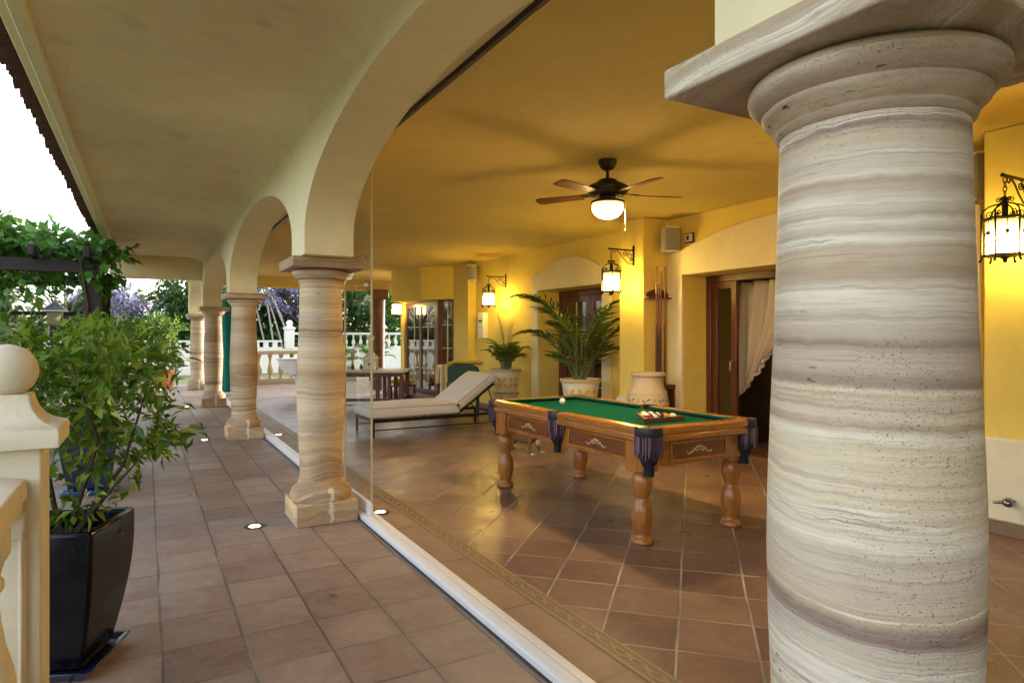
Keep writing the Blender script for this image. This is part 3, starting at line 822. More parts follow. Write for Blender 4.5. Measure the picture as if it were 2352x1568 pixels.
part('room_shell', MB().box(8.4, 8.5, 2.2, 7.4, 0, 2.7).box(6.3, 8.4, 7.3, 7.4, 0, 2.7).box(6.3, 8.4, 2.2, 2.3, 0, 2.7).box(6.3, 8.4, 2.3, 7.3, 2.6, 2.7).box(6.3, 8.4, 2.3, 7.3, -.02, 0.004), M['darkroom'])
# niche doors
part('door_frame', MB().box(6.19, 6.28, 9.25, 9.33, 0, 2.165).box(6.19, 6.28, 7.56, 7.64, 0, 2.165).box(6.19, 6.28, 7.64, 9.25, 2.07, 2.165), M['mahogany'], bevel=0.006)
leaf_door('door', (6.23, 9.25), (6.23, 8.45), 0.02, 2.07, 1, 0.05, 0.11, 4)
leaf_door('door', (6.23, 8.445), (6.23, 7.64), 0.02, 2.07, 1, 0.05, 0.11, 4)
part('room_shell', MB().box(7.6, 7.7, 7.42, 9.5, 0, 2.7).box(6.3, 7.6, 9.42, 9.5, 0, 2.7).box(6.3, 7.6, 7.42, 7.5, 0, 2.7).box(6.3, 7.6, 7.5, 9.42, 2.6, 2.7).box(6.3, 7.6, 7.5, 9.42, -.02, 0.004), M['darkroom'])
# bay glazed doors
leaf_door('door', (5.47, 14.84), (5.45, 12.92), 0.125, 2.17, 2, 0.06, 0.10, 4)
part('door_post', MB().box(5.40, 5.53, 12.78, 12.91, 0.12, 2.178), M['mahogany'], bevel=0.008)
leaf_door('window', (5.50, 12.80), (5.63, 12.452), 0.125, 2.17, 1, 0.05, 0.03, 4)
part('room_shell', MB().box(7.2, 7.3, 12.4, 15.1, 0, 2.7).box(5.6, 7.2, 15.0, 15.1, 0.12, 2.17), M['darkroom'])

# ------------------------------------------------------------------ arcade columns
def column_prof(zab):
    s_ = (zab - 0.0)
    base = [(0.222, 0.158), (0.229, 0.175), (0.231, 0.20), (0.225, 0.225), (0.212, 0.245), (0.200, 0.255), (0.197, 0.262), (0.186, 0.268), (0.172, 0.285), (0.163, 0.31)]
    sh = [(0.157, 0.36), (0.163, 0.50), (0.171, 0.68), (0.1785, 0.86), (0.181, 1.0), (0.179, 1.12), (0.174, 1.25), (0.167, 1.42), (0.162, 1.58), (0.158, zab - 0.14), (0.157, zab - 0.106)]
    cap = [(0.159, zab - 0.104), (0.166, zab - 0.099), (0.168, zab - 0.093), (0.165, zab - 0.089), (0.162, zab - 0.087), (0.167, zab - 0.082), (0.178, zab - 0.076), (0.186, zab - 0.068), (0.190, zab - 0.061),
           (0.190, zab - 0.057), (0.187, zab - 0.054), (0.193, zab - 0.051), (0.205, zab - 0.044), (0.213, zab - 0.034), (0.216, zab - 0.023), (0.214, zab - 0.011), (0.208, zab - 0.004), (0.2, zab)]
    return base, sh, cap
where = ['huge banded stone column filling the right foreground', 'banded stone column beside the glass pane, second along the arcade', 'banded stone column third from the camera along the arcade',
         'banded stone column fourth along the arcade, in front of the last one', 'farthest and greyest banded stone column of the arcade']
XC = 1.183
for i, yc in enumerate(COLY):
    zab = 1.881 if i == 0 else 1.907
    c = thing('stone_column', where[i], 'column', (XC, yc, 0), 0, 'stone columns of the arcade')
    base, sh, cap = column_prof(zab)
    MB().box(-0.228, 0.228, -0.228, 0.228, 0, 0.158).build('plinth', M['stone_abacus'], c, bevel=0.008).pass_index = i * 2 + 2
    MB().lathe(base, 64).build('base_moulding', M['stone_abacus'], c, smooth=50).pass_index = i * 2 + 2
    MB().lathe([base[-1]] + sh, 96).build('shaft', M['stone'], c, smooth=50).pass_index = i * 2
    MB().lathe([sh[-1]] + cap, 96).build('capital', M['stone'], c, smooth=50).pass_index = i * 2
    MB().box(-0.263, 0.275, -0.272, 0.272, zab + .001, (1.943 if i == 0 else 1.985) - .001).build('abacus', M['stone_abacus'], c, bevel=0.006).pass_index = i * 2

# ------------------------------------------------------------------ glazing track and frameless pane
tr = thing('glazing_track', 'white aluminium floor track with slotted top running between the columns', 'track', (1.49, 0, 0))
mb = MB()
mb.prism([(-.060, 0), (.035, 0), (.035, .040), (.010, .040), (.010, .030), (.002, .030), (.002, .043), (-.045, .043), (-.060, .034)], -3.5, 18.6, 'xz')
mb.build('track_rail', M['alu'], tr, bevel=0.006)
MB().box(0.037, 0.062, -3.5, 18.6, 0.0, 0.034).build('inner_rail', M['alu'], tr, bevel=0.004)
MB().box(-0.074, -0.0605, -3.5, 18.6, -0.01, 0.004).build('joint_seal', M['gap'], tr)
hr = thing('head_track', 'dark metal ceiling track running straight above the arches', 'track', (1.49, 0, 2.88))
MB().box(-0.016, 0.016, -3.5, 16.9, -0.050, -0.002).build('track_rail', M['darktrack'], hr, bevel=0.004)
MB().box(-0.155, -0.018, -3.5, 16.9, -0.025, -0.002).build('cover_strip', M['arcade'], hr, bevel=0.004)
gp = thing('glass_panel', 'clear frameless glass pane standing in the track beside the second column', 'glass panel', (1.49, 5.18, 0))
MB().box(-0.006, 0.006, -0.37, 0.37, 0.13, 2.80).build('pane', M['glass'], gp)
MB().box(-0.013, 0.013, -0.372, 0.372, 0.043, 0.135).build('bottom_rail', M['alu'], gp, bevel=0.004)
MB().box(-0.0065, 0.0065, -0.383, -0.3705, 0.136, 2.80).build('edge', M['edge'], gp)
MB().box(-0.0065, 0.0065, 0.3705, 0.383, 0.136, 2.80).build('edge', M['edge'], gp)
# ------------------------------------------------------------------ recessed floor uplights
ups = [((0.699, 5.10), 'glowing floor uplight on the gallery tiles nearest the camera'), ((0.692, 9.67), 'glowing floor uplight on the gallery tiles beside the third column'), ((0.70, 14.4), 'glowing floor uplight far along the gallery by the fourth column'),
       ((1.63, 5.02), 'glowing floor uplight inside the porch at the foot of the glass pane'), ((1.645, 9.67), 'glowing floor uplight inside the porch by the third column'), ((0.35, 19.3), 'small floor uplight shining on the far terracotta pot')]
for (x, y), lb in ups:
    u = thing('floor_uplight', lb, 'uplight', (x, y, 0), 0, 'uplights set in the floor')
    mb = MB().lathe([(0.037, 0.0), (0.075, 0.0), (0.078, 0.003), (0.072, 0.006), (0.045, 0.005), (0.038, 0.001)], 32, closed=False)
    mb.build('trim_ring', M['ringgrey'], u, smooth=40)
    MB().lathe([(0.038, 0.001), (0.035, 0.003), (0.03, 0.0035), (0.001, 0.004)], 32).build('lens', M['uplight'], u, smooth=60)

# ------------------------------------------------------------------ pool table
pt = thing('pool_table', 'carved oak pool table with green felt and purple fringed pockets', 'pool table', (3.35, 4.345, 0))
HX, HY = 0.535, 1.135
# rails: cross-section swept between pockets
def rail_x(y0, y1, sgn):       # long rail along Y at side sgn
    pr = [(0.435, 0.70), (0.43, 0.796), (0.437, 0.801), (0.515, 0.801), (0.528, 0.795), (0.532, 0.785), (0.530, 0.757), (0.524, 0.752), (0.524, 0.744), (0.529, 0.739), (0.528, 0.712), (0.518, 0.700)]
    return MB().prism([(sgn * a, b) for a, b in pr], y0, y1, 'xz')
def rail_y(x0, x1, sgn):
    d = HY - HX
    pr = [(0.435, 0.70), (0.43, 0.796), (0.437, 0.801), (0.515, 0.801), (0.528, 0.795), (0.532, 0.785), (0.530, 0.757), (0.524, 0.752), (0.524, 0.744), (0.529, 0.739), (0.528, 0.712), (0.518, 0.700)]
    return MB().prism([(sgn * (a + d), b) for a, b in pr], x0, x1, 'yz')
for sg in (-1, 1):
    for a, b in ((-HY + 0.10, -0.065), (0.065, HY - 0.10)):
        rail_x(a, b, sg).build('rail', M['oak_y'], pt, bevel=0.003)
    rail_y(-HX + 0.10, HX - 0.10, sg).build('rail', M['oak_x'], pt, bevel=0.003)
def cush(poly3):
    return poly3
for sg in (-1, 1):
    for a, b in ((-HY + 0.13, -0.075), (0.075, HY - 0.13)):
        m_ = MB(); e = 0.035
        o1, i1 = 0.43 * sg, 0.385 * sg
        m_.add([(o1, a - e*0.6, .77), (o1, b + e*0.6, .77), (o1, b + e*0.6, .797), (o1, a - e*0.6, .797), (i1, a + e, .786), (i1, b - e, .786), (i1, b - e, .794), (i1, a + e, .794)],
               [(0,1,2,3), (7,6,5,4), (3,2,6,7), (0,4,5,1), (0,3,7,4), (1,5,6,2)])
        m_.build('cushion', M['felt'], pt)
    a, b = -HX + 0.13, HX - 0.13; e = 0.035
    o1, i1 = (HY - .105) * sg, (HY - .15) * sg
    MB().add([(a - e*.6, o1, .77), (b + e*.6, o1, .77), (b + e*.6, o1, .797), (a - e*.6, o1, .797), (a + e, i1, .786), (b - e, i1, .786), (b - e, i1, .794), (a + e, i1, .794)],
             [(0,1,2,3), (7,6,5,4), (3,2,6,7), (0,4,5,1), (0,3,7,4), (1,5,6,2)]).build('cushion', M['felt'], pt)
MB().box(-0.434, 0.434, -HY + .10, HY - .10, 0.72, 0.768).build('playing_bed', M['felt'], pt)
# cabinet
ax, ay = 0.455, 1.055
part_ = MB().box(-ax, ax, -ay, ay, 0.528, 0.705)
cab = part_.build('cabinet', M['oak_y'], pt, bevel=0.006)
def panel(cx, cy, half, side, mat, scroll=True):
    """moulded panel on a cabinet face; side: '+x','-x','+y','-y'"""
    fr = MB(); pn = MB()
    th = 0.012
    def bx(mbx, u0, u1, z0, z1, t0, t1):
        if side == '-x': mbx.box(-ax - t1, -ax - t0, cy + u0, cy + u1, z0, z1)
        if side == '+x': mbx.box(ax + t0, ax + t1, cy + u0, cy + u1, z0, z1)
        if side == '-y': mbx.box(cx + u0, cx + u1, -ay - t1, -ay - t0, z0, z1)
        if side == '+y': mbx.box(cx + u0, cx + u1, ay + t0, ay + t1, z0, z1)
    z0, z1 = 0.548, 0.688
    bx(pn, -half + .02, half - .02, z0 + .012, z1 - .012, 0.001, 0.004)
    p = pn.build('panel', mat, pt)
    for u0, u1, a, b in ((-half, half, z0, z0 + .018), (-half, half, z1 - .018, z1), (-half, -half + .018, z0 + .018, z1 - .018), (half - .018, half, z0 + .018, z1 - .018)):
        bx(fr, u0, u1, a, b, 0.001, 0.014)
    fr.build('panel_moulding', M['oak_y'], p, bevel=0.004)
    if scroll:
        s_ = MB()
        def P3(u, z):
            if side == '-x': return (-ax - .006, cy + u, z)
            if side == '+x': return (ax + .006, cy + u, z)
            if side == '-y': return (cx + u, -ay - .006, z)
            return (cx + u, ay + .006, z)
        for m in (-1, 1):
            s_.tube([P3(m * u, 0.617 + z) for u, z in ((0.0, .024), (.022, .020), (.04, .006), (.06, -.004), (.08, -.016), (.105, -.022), (.118, -.012), (.112, -.004))], [.004, .007, .006, .005, .007, .005, .004, .002], 6)
            s_.tube([P3(m * u, 0.617 + z) for u, z in ((.012, .0), (.03, -.010), (.048, .006), (.062, .012))], [.003, .006, .005, .002], 6)
        s_.sphere(P3(0, .638), .011, 10, 6); s_.sphere(P3(0, .620), .007, 8, 6)
        s_.build('carved_scroll', M['inlay'], p, smooth=60)
for s_ in ('-x', '+x'):
    panel(0, -0.485, 0.36, s_, M['oak_red']); panel(0, 0.485, 0.36, s_, M['oak_red'])
panel(0, 0, 0.27, '-y', M['oak_red']); panel(0, 0, 0.27, '+y', M['oak_red'])
legp = [(0.062, 0.0), (0.072, 0.006), (0.075, 0.02), (0.066, 0.036), (0.050, 0.050), (0.048, 0.062), (0.056, 0.080), (0.066, 0.115), (0.073, 0.160), (0.074, 0.190), (0.068, 0.225), (0.056, 0.258), (0.047, 0.275),
        (0.046, 0.290), (0.053, 0.296), (0.055, 0.302), (0.058, 0.310), (0.067, 0.345), (0.072, 0.375), (0.070, 0.400), (0.060, 0.425), (0.050, 0.437), (0.060, 0.441), (0.060, 0.447)]
for sx in (-1, 1):
    for sy in (-1, 1):
        lx, ly = sx * 0.425, sy * 0.955
        lg = MB().lathe([(r_, z_ * 0.495 / 0.447) for r_, z_ in legp], 40, (lx, ly, 0)).build('leg', M['oak'], pt, smooth=50)
        # flattened octagonal corner block
        c_ = 0.028; w_ = 0.088; 
        poly = [(lx + sx * a, ly + sy * b) for a, b in ((-w_, -w_), (w_ - c_, -w_), (w_, -w_ + c_), (w_, w_ - c_ * 2), (w_ - c_ * 2, w_), (-w_ + c_, w_), (-w_, w_ - c_))]
        MB().prism(poly, 0.4955, 0.699).build('corner_block', M['oak'], lg, bevel=0.005)
# pockets
def pocket(px, py, a0, a1, r, cxs=1.0):
    """leather lip spanning angles a0..a1 (outwards) with fringe and net"""
    lip = MB(); n = 20
    vs = []; fs = []
    for i in range(n + 1):
        a = a0 + (a1 - a0) * i / n
        for rr, z in ((r * .78, .795), (r * .9, .803), (r + .006, .801), (r + .010, .785), (r + .010, .745), (r + .004, .735), (r * .80, .735)):
            vs.append((px + rr * math.cos(a), py + rr * math.sin(a), z))
    k = 7
    for i in range(n):
        for j in range(k):
            j2 = (j + 1) % k
            fs.append((i * k + j, (i + 1) * k + j, (i + 1) * k + j2, i * k + j2))
    fs.append(tuple(range(k - 1, -1, -1))); fs.append(tuple(n * k + j for j in range(k)))
    lp = lip.add(vs, fs).build('pocket', M['leather'], pt, smooth=45)
    fr = MB(); m = max(16, int((a1 - a0) * r / 0.0052))
    for ring in (0, 1):
        for i in range(m):
            a = a0 + (a1 - a0) * (i + random.random() * .8) / m
            L_ = random.uniform(0.10, 0.155); rr = r + .006 + ring * .005 + random.uniform(-.002, .002)
            x, y = px + rr * math.cos(a), py + rr * math.sin(a); sw = random.uniform(-.006, .006)
            x2, y2 = px + (rr - .004) * math.cos(a) + sw, py + (rr - .004) * math.sin(a) + sw
            fr.tube([(x, y, .742), ((x + x2) / 2, (y + y2) / 2, .742 - L_ / 2), (x2, y2, .742 - L_)], [.0022, .0026, .0014], 4)
    fr.build('fringe', M['fringe'], lp)
    net = MB()
    rs = [(r * .86, .738), (r * .84, .67), (r * .72, .60), (r * .50, .555), (r * .34, .535), (r * .34, .485), (r * .36, .475)]
    net.lathe(rs, 18, (px, py, 0), closed=False)
    net.lathe([(.001, .737), (r * .82, .737)], 18, (px, py, 0), closed=False)
    for i in range(12):
        a = 2 * PI * i / 12
        net.tube([(px + (q + .004) * math.cos(a + .5 * (j % 2)), py + (q + .004) * math.sin(a + .5 * (j % 2)), z) for j, (q, z) in enumerate(rs)], .004, 5)
    net.build('pocket_net', M['leather'], lp, smooth=50)
Rp = 0.085
for sx, sy in ((-1, -1), (1, -1), (1, 1), (-1, 1)):
    mid = math.atan2(sy, sx)
    pocket(sx * (HX - .085), sy * (HY - .085), mid - R(105), mid + R(105), Rp)
for sx in (-1, 1):
    mid = 0 if sx > 0 else PI
    pocket(sx * (HX - .055), 0, mid - R(100), mid + R(100), 0.066)

# balls and rack
RB = 0.0285
def ball(loc, nm, solid, lb):
    b = MB().sphere((0, 0, 0), RB, 24, 16).build('billiard_ball', ball_mat(nm, solid), smooth=80)
    b.location = loc; b.rotation_euler = (random.uniform(-.9, .9), random.uniform(-.9, .9), random.uniform(0, 6))
    return tag(b, lb, 'ball', 'billiard balls')
b = ball((3.377, 5.03, 0.768 + RB), 'white', True, 'white cue ball alone near the far end of the green felt')
A, B, C_ = Vector((3.43, 4.02)), Vector((3.145, 3.585)), Vector((3.60, 3.575))
cen = Vector((3.335, 3.72)); ang0 = math.atan2(B.y - C_.y, B.x - C_.x)
side = 0.385
rk = thing('triangle_rack', 'brown wooden triangle rack holding balls on the green felt', 'rack', (cen.x, cen.y, 0.7685), R(-2))
tri = []
for k in range(3):
    a = R(90) + k * R(120)
    tri.append(Vector((math.cos(a), math.sin(a))) * side / math.sqrt(3))
mb = MB()
for k in range(3):
    p, q = tri[k], tri[(k + 1) % 3]
    d_ = (q - p).normalized(); nrm = Vector((d_.y, -d_.x))
    inn = 0.016
    pi_, qi = p * (1 - inn * 2 / (side / math.sqrt(3))), q * (1 - inn * 2 / (side / math.sqrt(3)))
    mb.prism([p[:], q[:], qi[:], pi_[:]], 0, 0.036)
mb.build('rack_frame', M['rackwood'], rk, bevel=0.003)
names = [('yellow', 1), ('red', 1), ('navy', 0), ('purple', 0), ('orange', 1), ('maroon', 1), ('yellow', 0), ('black', 1), ('red', 0), ('navy', 1), ('orange', 0), ('green', 1), ('green', 0), ('maroon', 0), ('purple', 1)]
lbl = ['solid yellow ball at the far corner of the triangle rack', 'solid red ball in the wooden rack', 'navy striped ball in the wooden rack', 'purple striped ball in the wooden rack', 'solid orange ball in the wooden rack',
       'solid maroon ball in the wooden rack', 'yellow striped ball in the wooden rack', 'solid black ball in the wooden rack', 'red striped ball in the wooden rack', 'solid navy ball in the wooden rack',
       'orange striped ball in the wooden rack', 'solid green ball in the wooden rack', 'green striped ball in the wooden rack', 'maroon striped ball in the wooden rack', 'solid purple ball in the wooden rack']
order = list(range(15)); k = 0
top_ = tri[0] * (1 - (0.016 + RB) * 2 / (side / math.sqrt(3)))
seq = [0, 6, 1, 9, 8, 2, 3, 7, 5, 14, 1, 0, 0, 4, 10]
seq = [0, 6, 13, 2, 8, 11, 12, 7, 5, 14, 1, 3, 9, 4, 10]
for row in range(5):
    for j in range(row + 1):
        i = seq[k]; k += 1
        lx = top_.x + (j - row / 2) * 2 * RB * 1.01; ly = top_.y - row * RB * math.sqrt(3) * 1.01
        p = Matrix.Rotation(R(-2), 2) @ Vector((lx, ly))
        ball((cen.x + p.x, cen.y + p.y, 0.768 + RB), names[i][0], bool(names[i][1]), lbl[i])

# ------------------------------------------------------------------ ceiling fan
fan = thing('ceiling_fan', 'bronze ceiling fan with lit bowl above the pool table', 'ceiling fan', (3.385, 4.36, 2.879))
MB().lathe([(0.078, 0), (0.078, -0.02), (0.070, -0.045), (0.05, -0.075), (0.022, -0.088), (0.018, -0.09)], 32).build('canopy', M['bronze'], fan, smooth=40)
MB().lathe([(0.013, -0.08), (0.013, -0.15), (0.024, -0.152), (0.024, -0.165)], 16).build('rod', M['bronze'], fan, smooth=40)
MB().lathe([(0.03, -0.155), (0.07, -0.165), (0.10, -0.190), (0.155, -0.215), (0.185, -0.238), (0.186, -0.248), (0.170, -0.256), (0.165, -0.275), (0.150, -0.295), (0.11, -0.305), (0.07, -0.31), (0.06, -0.345), (0.05, -0.345)], 40).build('motor_housing', M['bronze'], fan, smooth=40)
for k in range(5):
    a = R(52 + 72 * k)
    Mx = Matrix.Rotation(a, 4, 'Z')
    poly = [(0.22, -0.045), (0.60, -0.062), (0.645, -0.05), (0.655, 0), (0.645, 0.05), (0.60, 0.062), (0.22, 0.045)]
    tilt = Matrix.Rotation(R(11), 4, 'X')
    bl = MB().prism(poly, -0.004, 0.004)
    bl.v = [tuple(Mx @ (Matrix.Translation((0, 0, -0.29)) @ (tilt @ Vector(v)))) for v in bl.v]
    bo = bl.build('blade', M['blade'], fan, bevel=0.002)
    ar = MB().prism([(0.13, -0.018), (0.20, -0.03), (0.27, -0.022), (0.285, 0), (0.27, 0.022), (0.20, 0.03), (0.13, 0.018)], -0.0035, 0.0035)
    ar.v = [tuple(Mx @ (Matrix.Translation((0, 0, -0.2815)) @ (tilt @ Vector(v)))) for v in ar.v]
    ar.build('blade_arm', M['bronze'], bo)
MB().lathe([(0.135, -0.345), (0.14, -0.350), (0.14, -0.362), (0.125, -0.366)], 36).build('light_collar', M['bronze'], fan, smooth=40)
MB().lathe([(0.13, -0.364), (0.134, -0.38), (0.128, -0.415), (0.108, -0.452), (0.075, -0.478), (0.03, -0.490), (0.001, -0.492)], 36).build('light_bowl', M['fanlamp'], fan, smooth=60)
mb = MB().tube([(0.137, -0.06, -0.355), (0.139, -0.06, -0.45), (0.139, -0.06, -0.575)], .0022, 6).sphere((0.139, -0.06, -0.585), .008, 10, 8, (.8, .8, 1.4))
mb.build('pull_chain', M['brass'], fan, smooth=60)

# ------------------------------------------------------------------ wall lanterns
def spiral(c, r0, turns, a0, ax1, ax2, n=22, dirn=1):
    out = []
    for i in range(n + 1):
        t_ = i / n; r = r0 * (1 - 0.82 * t_); a = a0 + dirn * turns * 2 * PI * t_
        out.append(tuple(Vector(c) + Vector(ax1) * r * math.cos(a) + Vector(ax2) * r * math.sin(a)))
    return out
def make_lantern(label):
    """origin: wall point at arm height; arm reaches toward -X; lamp hangs 0.36 m out"""
    t_ = thing('wall_lantern', label, 'lantern', (0, 0, 0), 0, 'wrought iron wall lanterns')
    X, Z = (1, 0, 0), (0, 0, 1)
    br = MB()
    br.box(-0.014, 0.0, -0.012, 0.012, -0.19, 0.06)
    br.box(-0.385, -0.014, -0.008, 0.008, -0.008, 0.008)
    br.sphere((-0.392, 0, 0), 0.014, 10, 8)
    br.tube([(-0.012, 0, -0.165), (-0.05, 0, -0.175), (-0.11, 0, -0.155), (-0.17, 0, -0.105), (-0.22, 0, -0.05), (-0.27, 0, -0.012)], .006, 6)
    for c, r0, a0, dr in (((-0.065, 0, -0.062), .046, PI / 2, 1), ((-0.15, 0, -0.046), .036, PI / 2, -1), ((-0.045, 0, -0.125), .028, 0, 1)):
        br.tube(spiral(c, r0, 1.5, a0, X, Z, 24, dr), .0048, 5)
    br.tube([(-0.30, 0, -0.008), (-0.29, 0, -0.03), (-0.31, 0, -0.045), (-0.335, 0, -0.03), (-0.33, 0, -0.008)], .0048, 5)
    br.build('bracket', M['iron'], t_, smooth=50)
    lx = -0.36
    ch = MB()
    for k in range(4):
        z = -0.030 - k * 0.030
        rot = k % 2
        ch.tube([(lx + (0.011 * math.cos(a) if rot else 0), (0 if rot else 0.011 * math.cos(a)), z + 0.019 * math.sin(a)) for a in [2 * PI * i / 12 for i in range(12)]], .0032, 5, closed=True)
    ch.build('chain', M['iron'], t_, smooth=60)
    cg = MB()
    cg.lathe([(0.006, -0.135), (0.014, -0.15), (0.010, -0.165), (0.018, -0.175), (0.018, -0.26), (0.03, -0.275), (0.03, -0.285)], 12, (lx, 0, 0))
    zt, zb, rr = -0.285, -0.525, 0.126
    for z in (zt, zb):
        pts = [(lx + rr * math.cos(2 * PI * k / 6), rr * math.sin(2 * PI * k / 6), z) for k in range(6)]
        cg.tube(pts, .008, 6, closed=True)
    for k in range(6):
        a = 2 * PI * k / 6; ca, sa = math.cos(a), math.sin(a)
        A1 = (ca, sa, 0)
        cg.tube([(lx + rr * ca, rr * sa, zt + .035), (lx + rr * ca, rr * sa, zb - .02), (lx + (rr + .012) * ca, (rr + .012) * sa, zb - .042)], [.0065, .0065, .009], 6)
        cg.tube([(lx + rr * ca, rr * sa, zt), (lx + .06 * ca, .06 * sa, zt), (lx + .02 * ca, .02 * sa, zt)], .005, 5)
        cg.tube([(lx + rr * ca, rr * sa, zt + .03), (lx + .122 * ca, .122 * sa, zt + .055), (lx + .085 * ca, .085 * sa, zt + .085), (lx + .016 * ca, .016 * sa, zt + .105)], .005, 5)
        cg.tube(spiral((lx + .078 * ca, .078 * sa, zt + .032), .026, 1.4, -PI / 2, A1, Z, 16), .0036, 5)
        cg.tube(spiral((lx + .034 * ca, .034 * sa, zt + .125), .018, 1.4, PI, A1, Z, 14, -1), .0036, 5)
        b2 = a + PI / 6
        cg.tube([(lx + .107 * math.cos(b2), .107 * math.sin(b2), zt), (lx + .107 * math.cos(b2), .107 * math.sin(b2), zt - .085)], .0028, 5)
        cg.sphere((lx + .108 * math.cos(b2), .108 * math.sin(b2), zt - .095), .015, 6, 5, (1, 1, 1.1))
    cg.lathe([(0.118, zb), (0.118, zb - .006), (0.03, zb - .012), (0.012, zb - .03), (0.014, zb - .04), (0.002, zb - .052)], 12, (lx, 0, 0))
    cg.build('cage', M['iron'], t_, smooth=45)
    MB().lathe([(0.100, zb + .004), (0.102, zb + .1), (0.100, zt - .012)], 24, (lx, 0, 0)).build('lamp_glass', M['lamp'], t_, smooth=60)
    return t_
L0 = make_lantern('black iron lantern on the far wall between the corner and the arched niche')
L0.location = (5.8, 10.5, 2.49)
for loc, lb in (((5.37, 6.38, 2.48), 'black iron lantern on the wall pier beside the cue rack'),
                ((5.30, 2.13, 2.46), 'large black iron lantern at the right edge behind the big column'),):
    c = copy_tree(L0); c.location = loc; c['label'] = lb
c = copy_tree(L0); c.location = (5.16, 14.325, 2.44); c.rotation_euler = (0, 0, R(-90)); c['label'] = 'small distant lantern hanging past the glazed corner doors'
for q in c.children:
    if q.name.startswith('lamp_glass'):
        q.data = q.data.copy(); q.data.materials[0] = M['lamp_dim']

# ------------------------------------------------------------------ chaise longue
ch = thing('chaise_longue', 'black metal chaise longue with raised back and pale canvas cushions', 'sun lounger', (2.72, 8.72, 0))
f = MB()
f.box(0, 1.98, 0, 0.03, 0.215, 0.25).box(0, 1.98, 0.80, 0.83, 0.215, 0.25).box(0, 0.03, 0.03, 0.80, 0.215, 0.25).box(1.95, 1.98, 0.03, 0.80, 0.215, 0.25)
for i in range(9): f.box(0.12 + i * 0.14, 0.15 + i * 0.14, 0.03, 0.80, 0.222, 0.24)
f.box(0.0, 1.98, 0.006, 0.022, 0.09, 0.106).box(0.0, 1.98, 0.808, 0.824, 0.09, 0.106)
f.build('frame', M['blackmetal'], ch, bevel=0.003)
for x in (0, 1.95):
    for y in (0, 0.80):
        MB().box(x, x + .03, y, y + .03, 0, 0.214).build('leg', M['blackmetal'], ch, bevel=0.003)
an = R(35)
Mx = Matrix.Translation((1.28, 0, 0.26)) @ Matrix.Rotation(-an, 4, 'Y')
f = MB().obox(Mx, 0, 0.74, 0, 0.025, -0.02, 0.01).obox(Mx, 0, 0.74, 0.805, 0.83, -0.02, 0.01).obox(Mx, 0.715, 0.74, 0.025, 0.805, -0.02, 0.01)
for i in range(5): f.obox(Mx, 0.1 + .14 * i, 0.13 + .14 * i, 0.025, 0.805, -0.012, 0.004)
f.tube([tuple(Mx @ Vector((0.62, 0.012, -.015))), (1.93, 0.012, 0.24)], .01, 6).tube([tuple(Mx @ Vector((0.62, 0.818, -.015))), (1.93, 0.818, 0.24)], .01, 6)
f.build('back_frame', M['blackmetal'], ch, bevel=0.002)
def cushion_mesh(L, W, H, Mx, name):
    mb = MB(); n = 14; m = 10
    def top(u, v, s):
        x = u * L; y = v * W
        e = min(1, min(u, 1 - u) * L / 0.05) ; e2 = min(1, min(v, 1 - v) * W / 0.05)
        k = (1 - (1 - e) ** 2.2) * (1 - (1 - e2) ** 2.2)
        puff = 0.018 * math.sin(PI * u) ** .5 * math.sin(PI * v) ** .5 + 0.006 * math.sin(7 * u + 3 * v)
        z = H / 2 + s * (H * 0.36 + (H * 0.14 + puff) * k)
        return tuple(Mx @ Vector((x, y, z)))
    us = [0, .006, .015, .03] + [.03 + .94 * i / 12 for i in range(1, 12)] + [.97, .985, .994, 1]
    k = len(us)
    vs = []; fs = []
    for s in (-1, 1):
        for v in us:
            for u in us: vs.append(top(u, v, s))
    for s in (0, 1):
        for j in range(k - 1):
            for i in range(k - 1):
                q = (s * k * k + j * k + i, s * k * k + j * k + i + 1, s * k * k + (j + 1) * k + i + 1, s * k * k + (j + 1) * k + i)
                fs.append(q if s else q[::-1])
    ring = [(0, i) for i in range(k)] + [(j, k - 1) for j in range(1, k)] + [(k - 1, i) for i in range(k - 2, -1, -1)] + [(j, 0) for j in range(k - 2, 0, -1)]
    for a in range(len(ring)):
        (j0, i0), (j1, i1) = ring[a], ring[(a + 1) % len(ring)]
        fs.append((j0 * k + i0, j1 * k + i1, k * k + j1 * k + i1, k * k + j0 * k + i0))
    o = mb.add(vs, fs).build(name, M['cushion'], ch, smooth=70)
    pp = MB()
    for s in (-1, 1):
        z = H / 2 + s * H * 0.36
        c = .03
        pts = [(c, 0), (L - c, 0), (L, c), (L, W - c), (L - c, W), (c, W), (0, W - c), (0, c)]
        pp.tube([tuple(Mx @ Vector((a, b, z))) for a, b in pts], .006, 5, closed=True)
    pp.build('piping', M['piping'], o, smooth=60)
cushion_mesh(1.34, 0.84, 0.17, Matrix.Translation((-0.03, -0.005, 0.255)), 'seat_cushion')
cushion_mesh(0.74, 0.84, 0.15, Matrix.Translation((1.30, -0.005, 0.285)) @ Matrix.Rotation(-an, 4, 'Y') @ Matrix.Translation((0.03, 0, -0.0)), 'back_cushion')

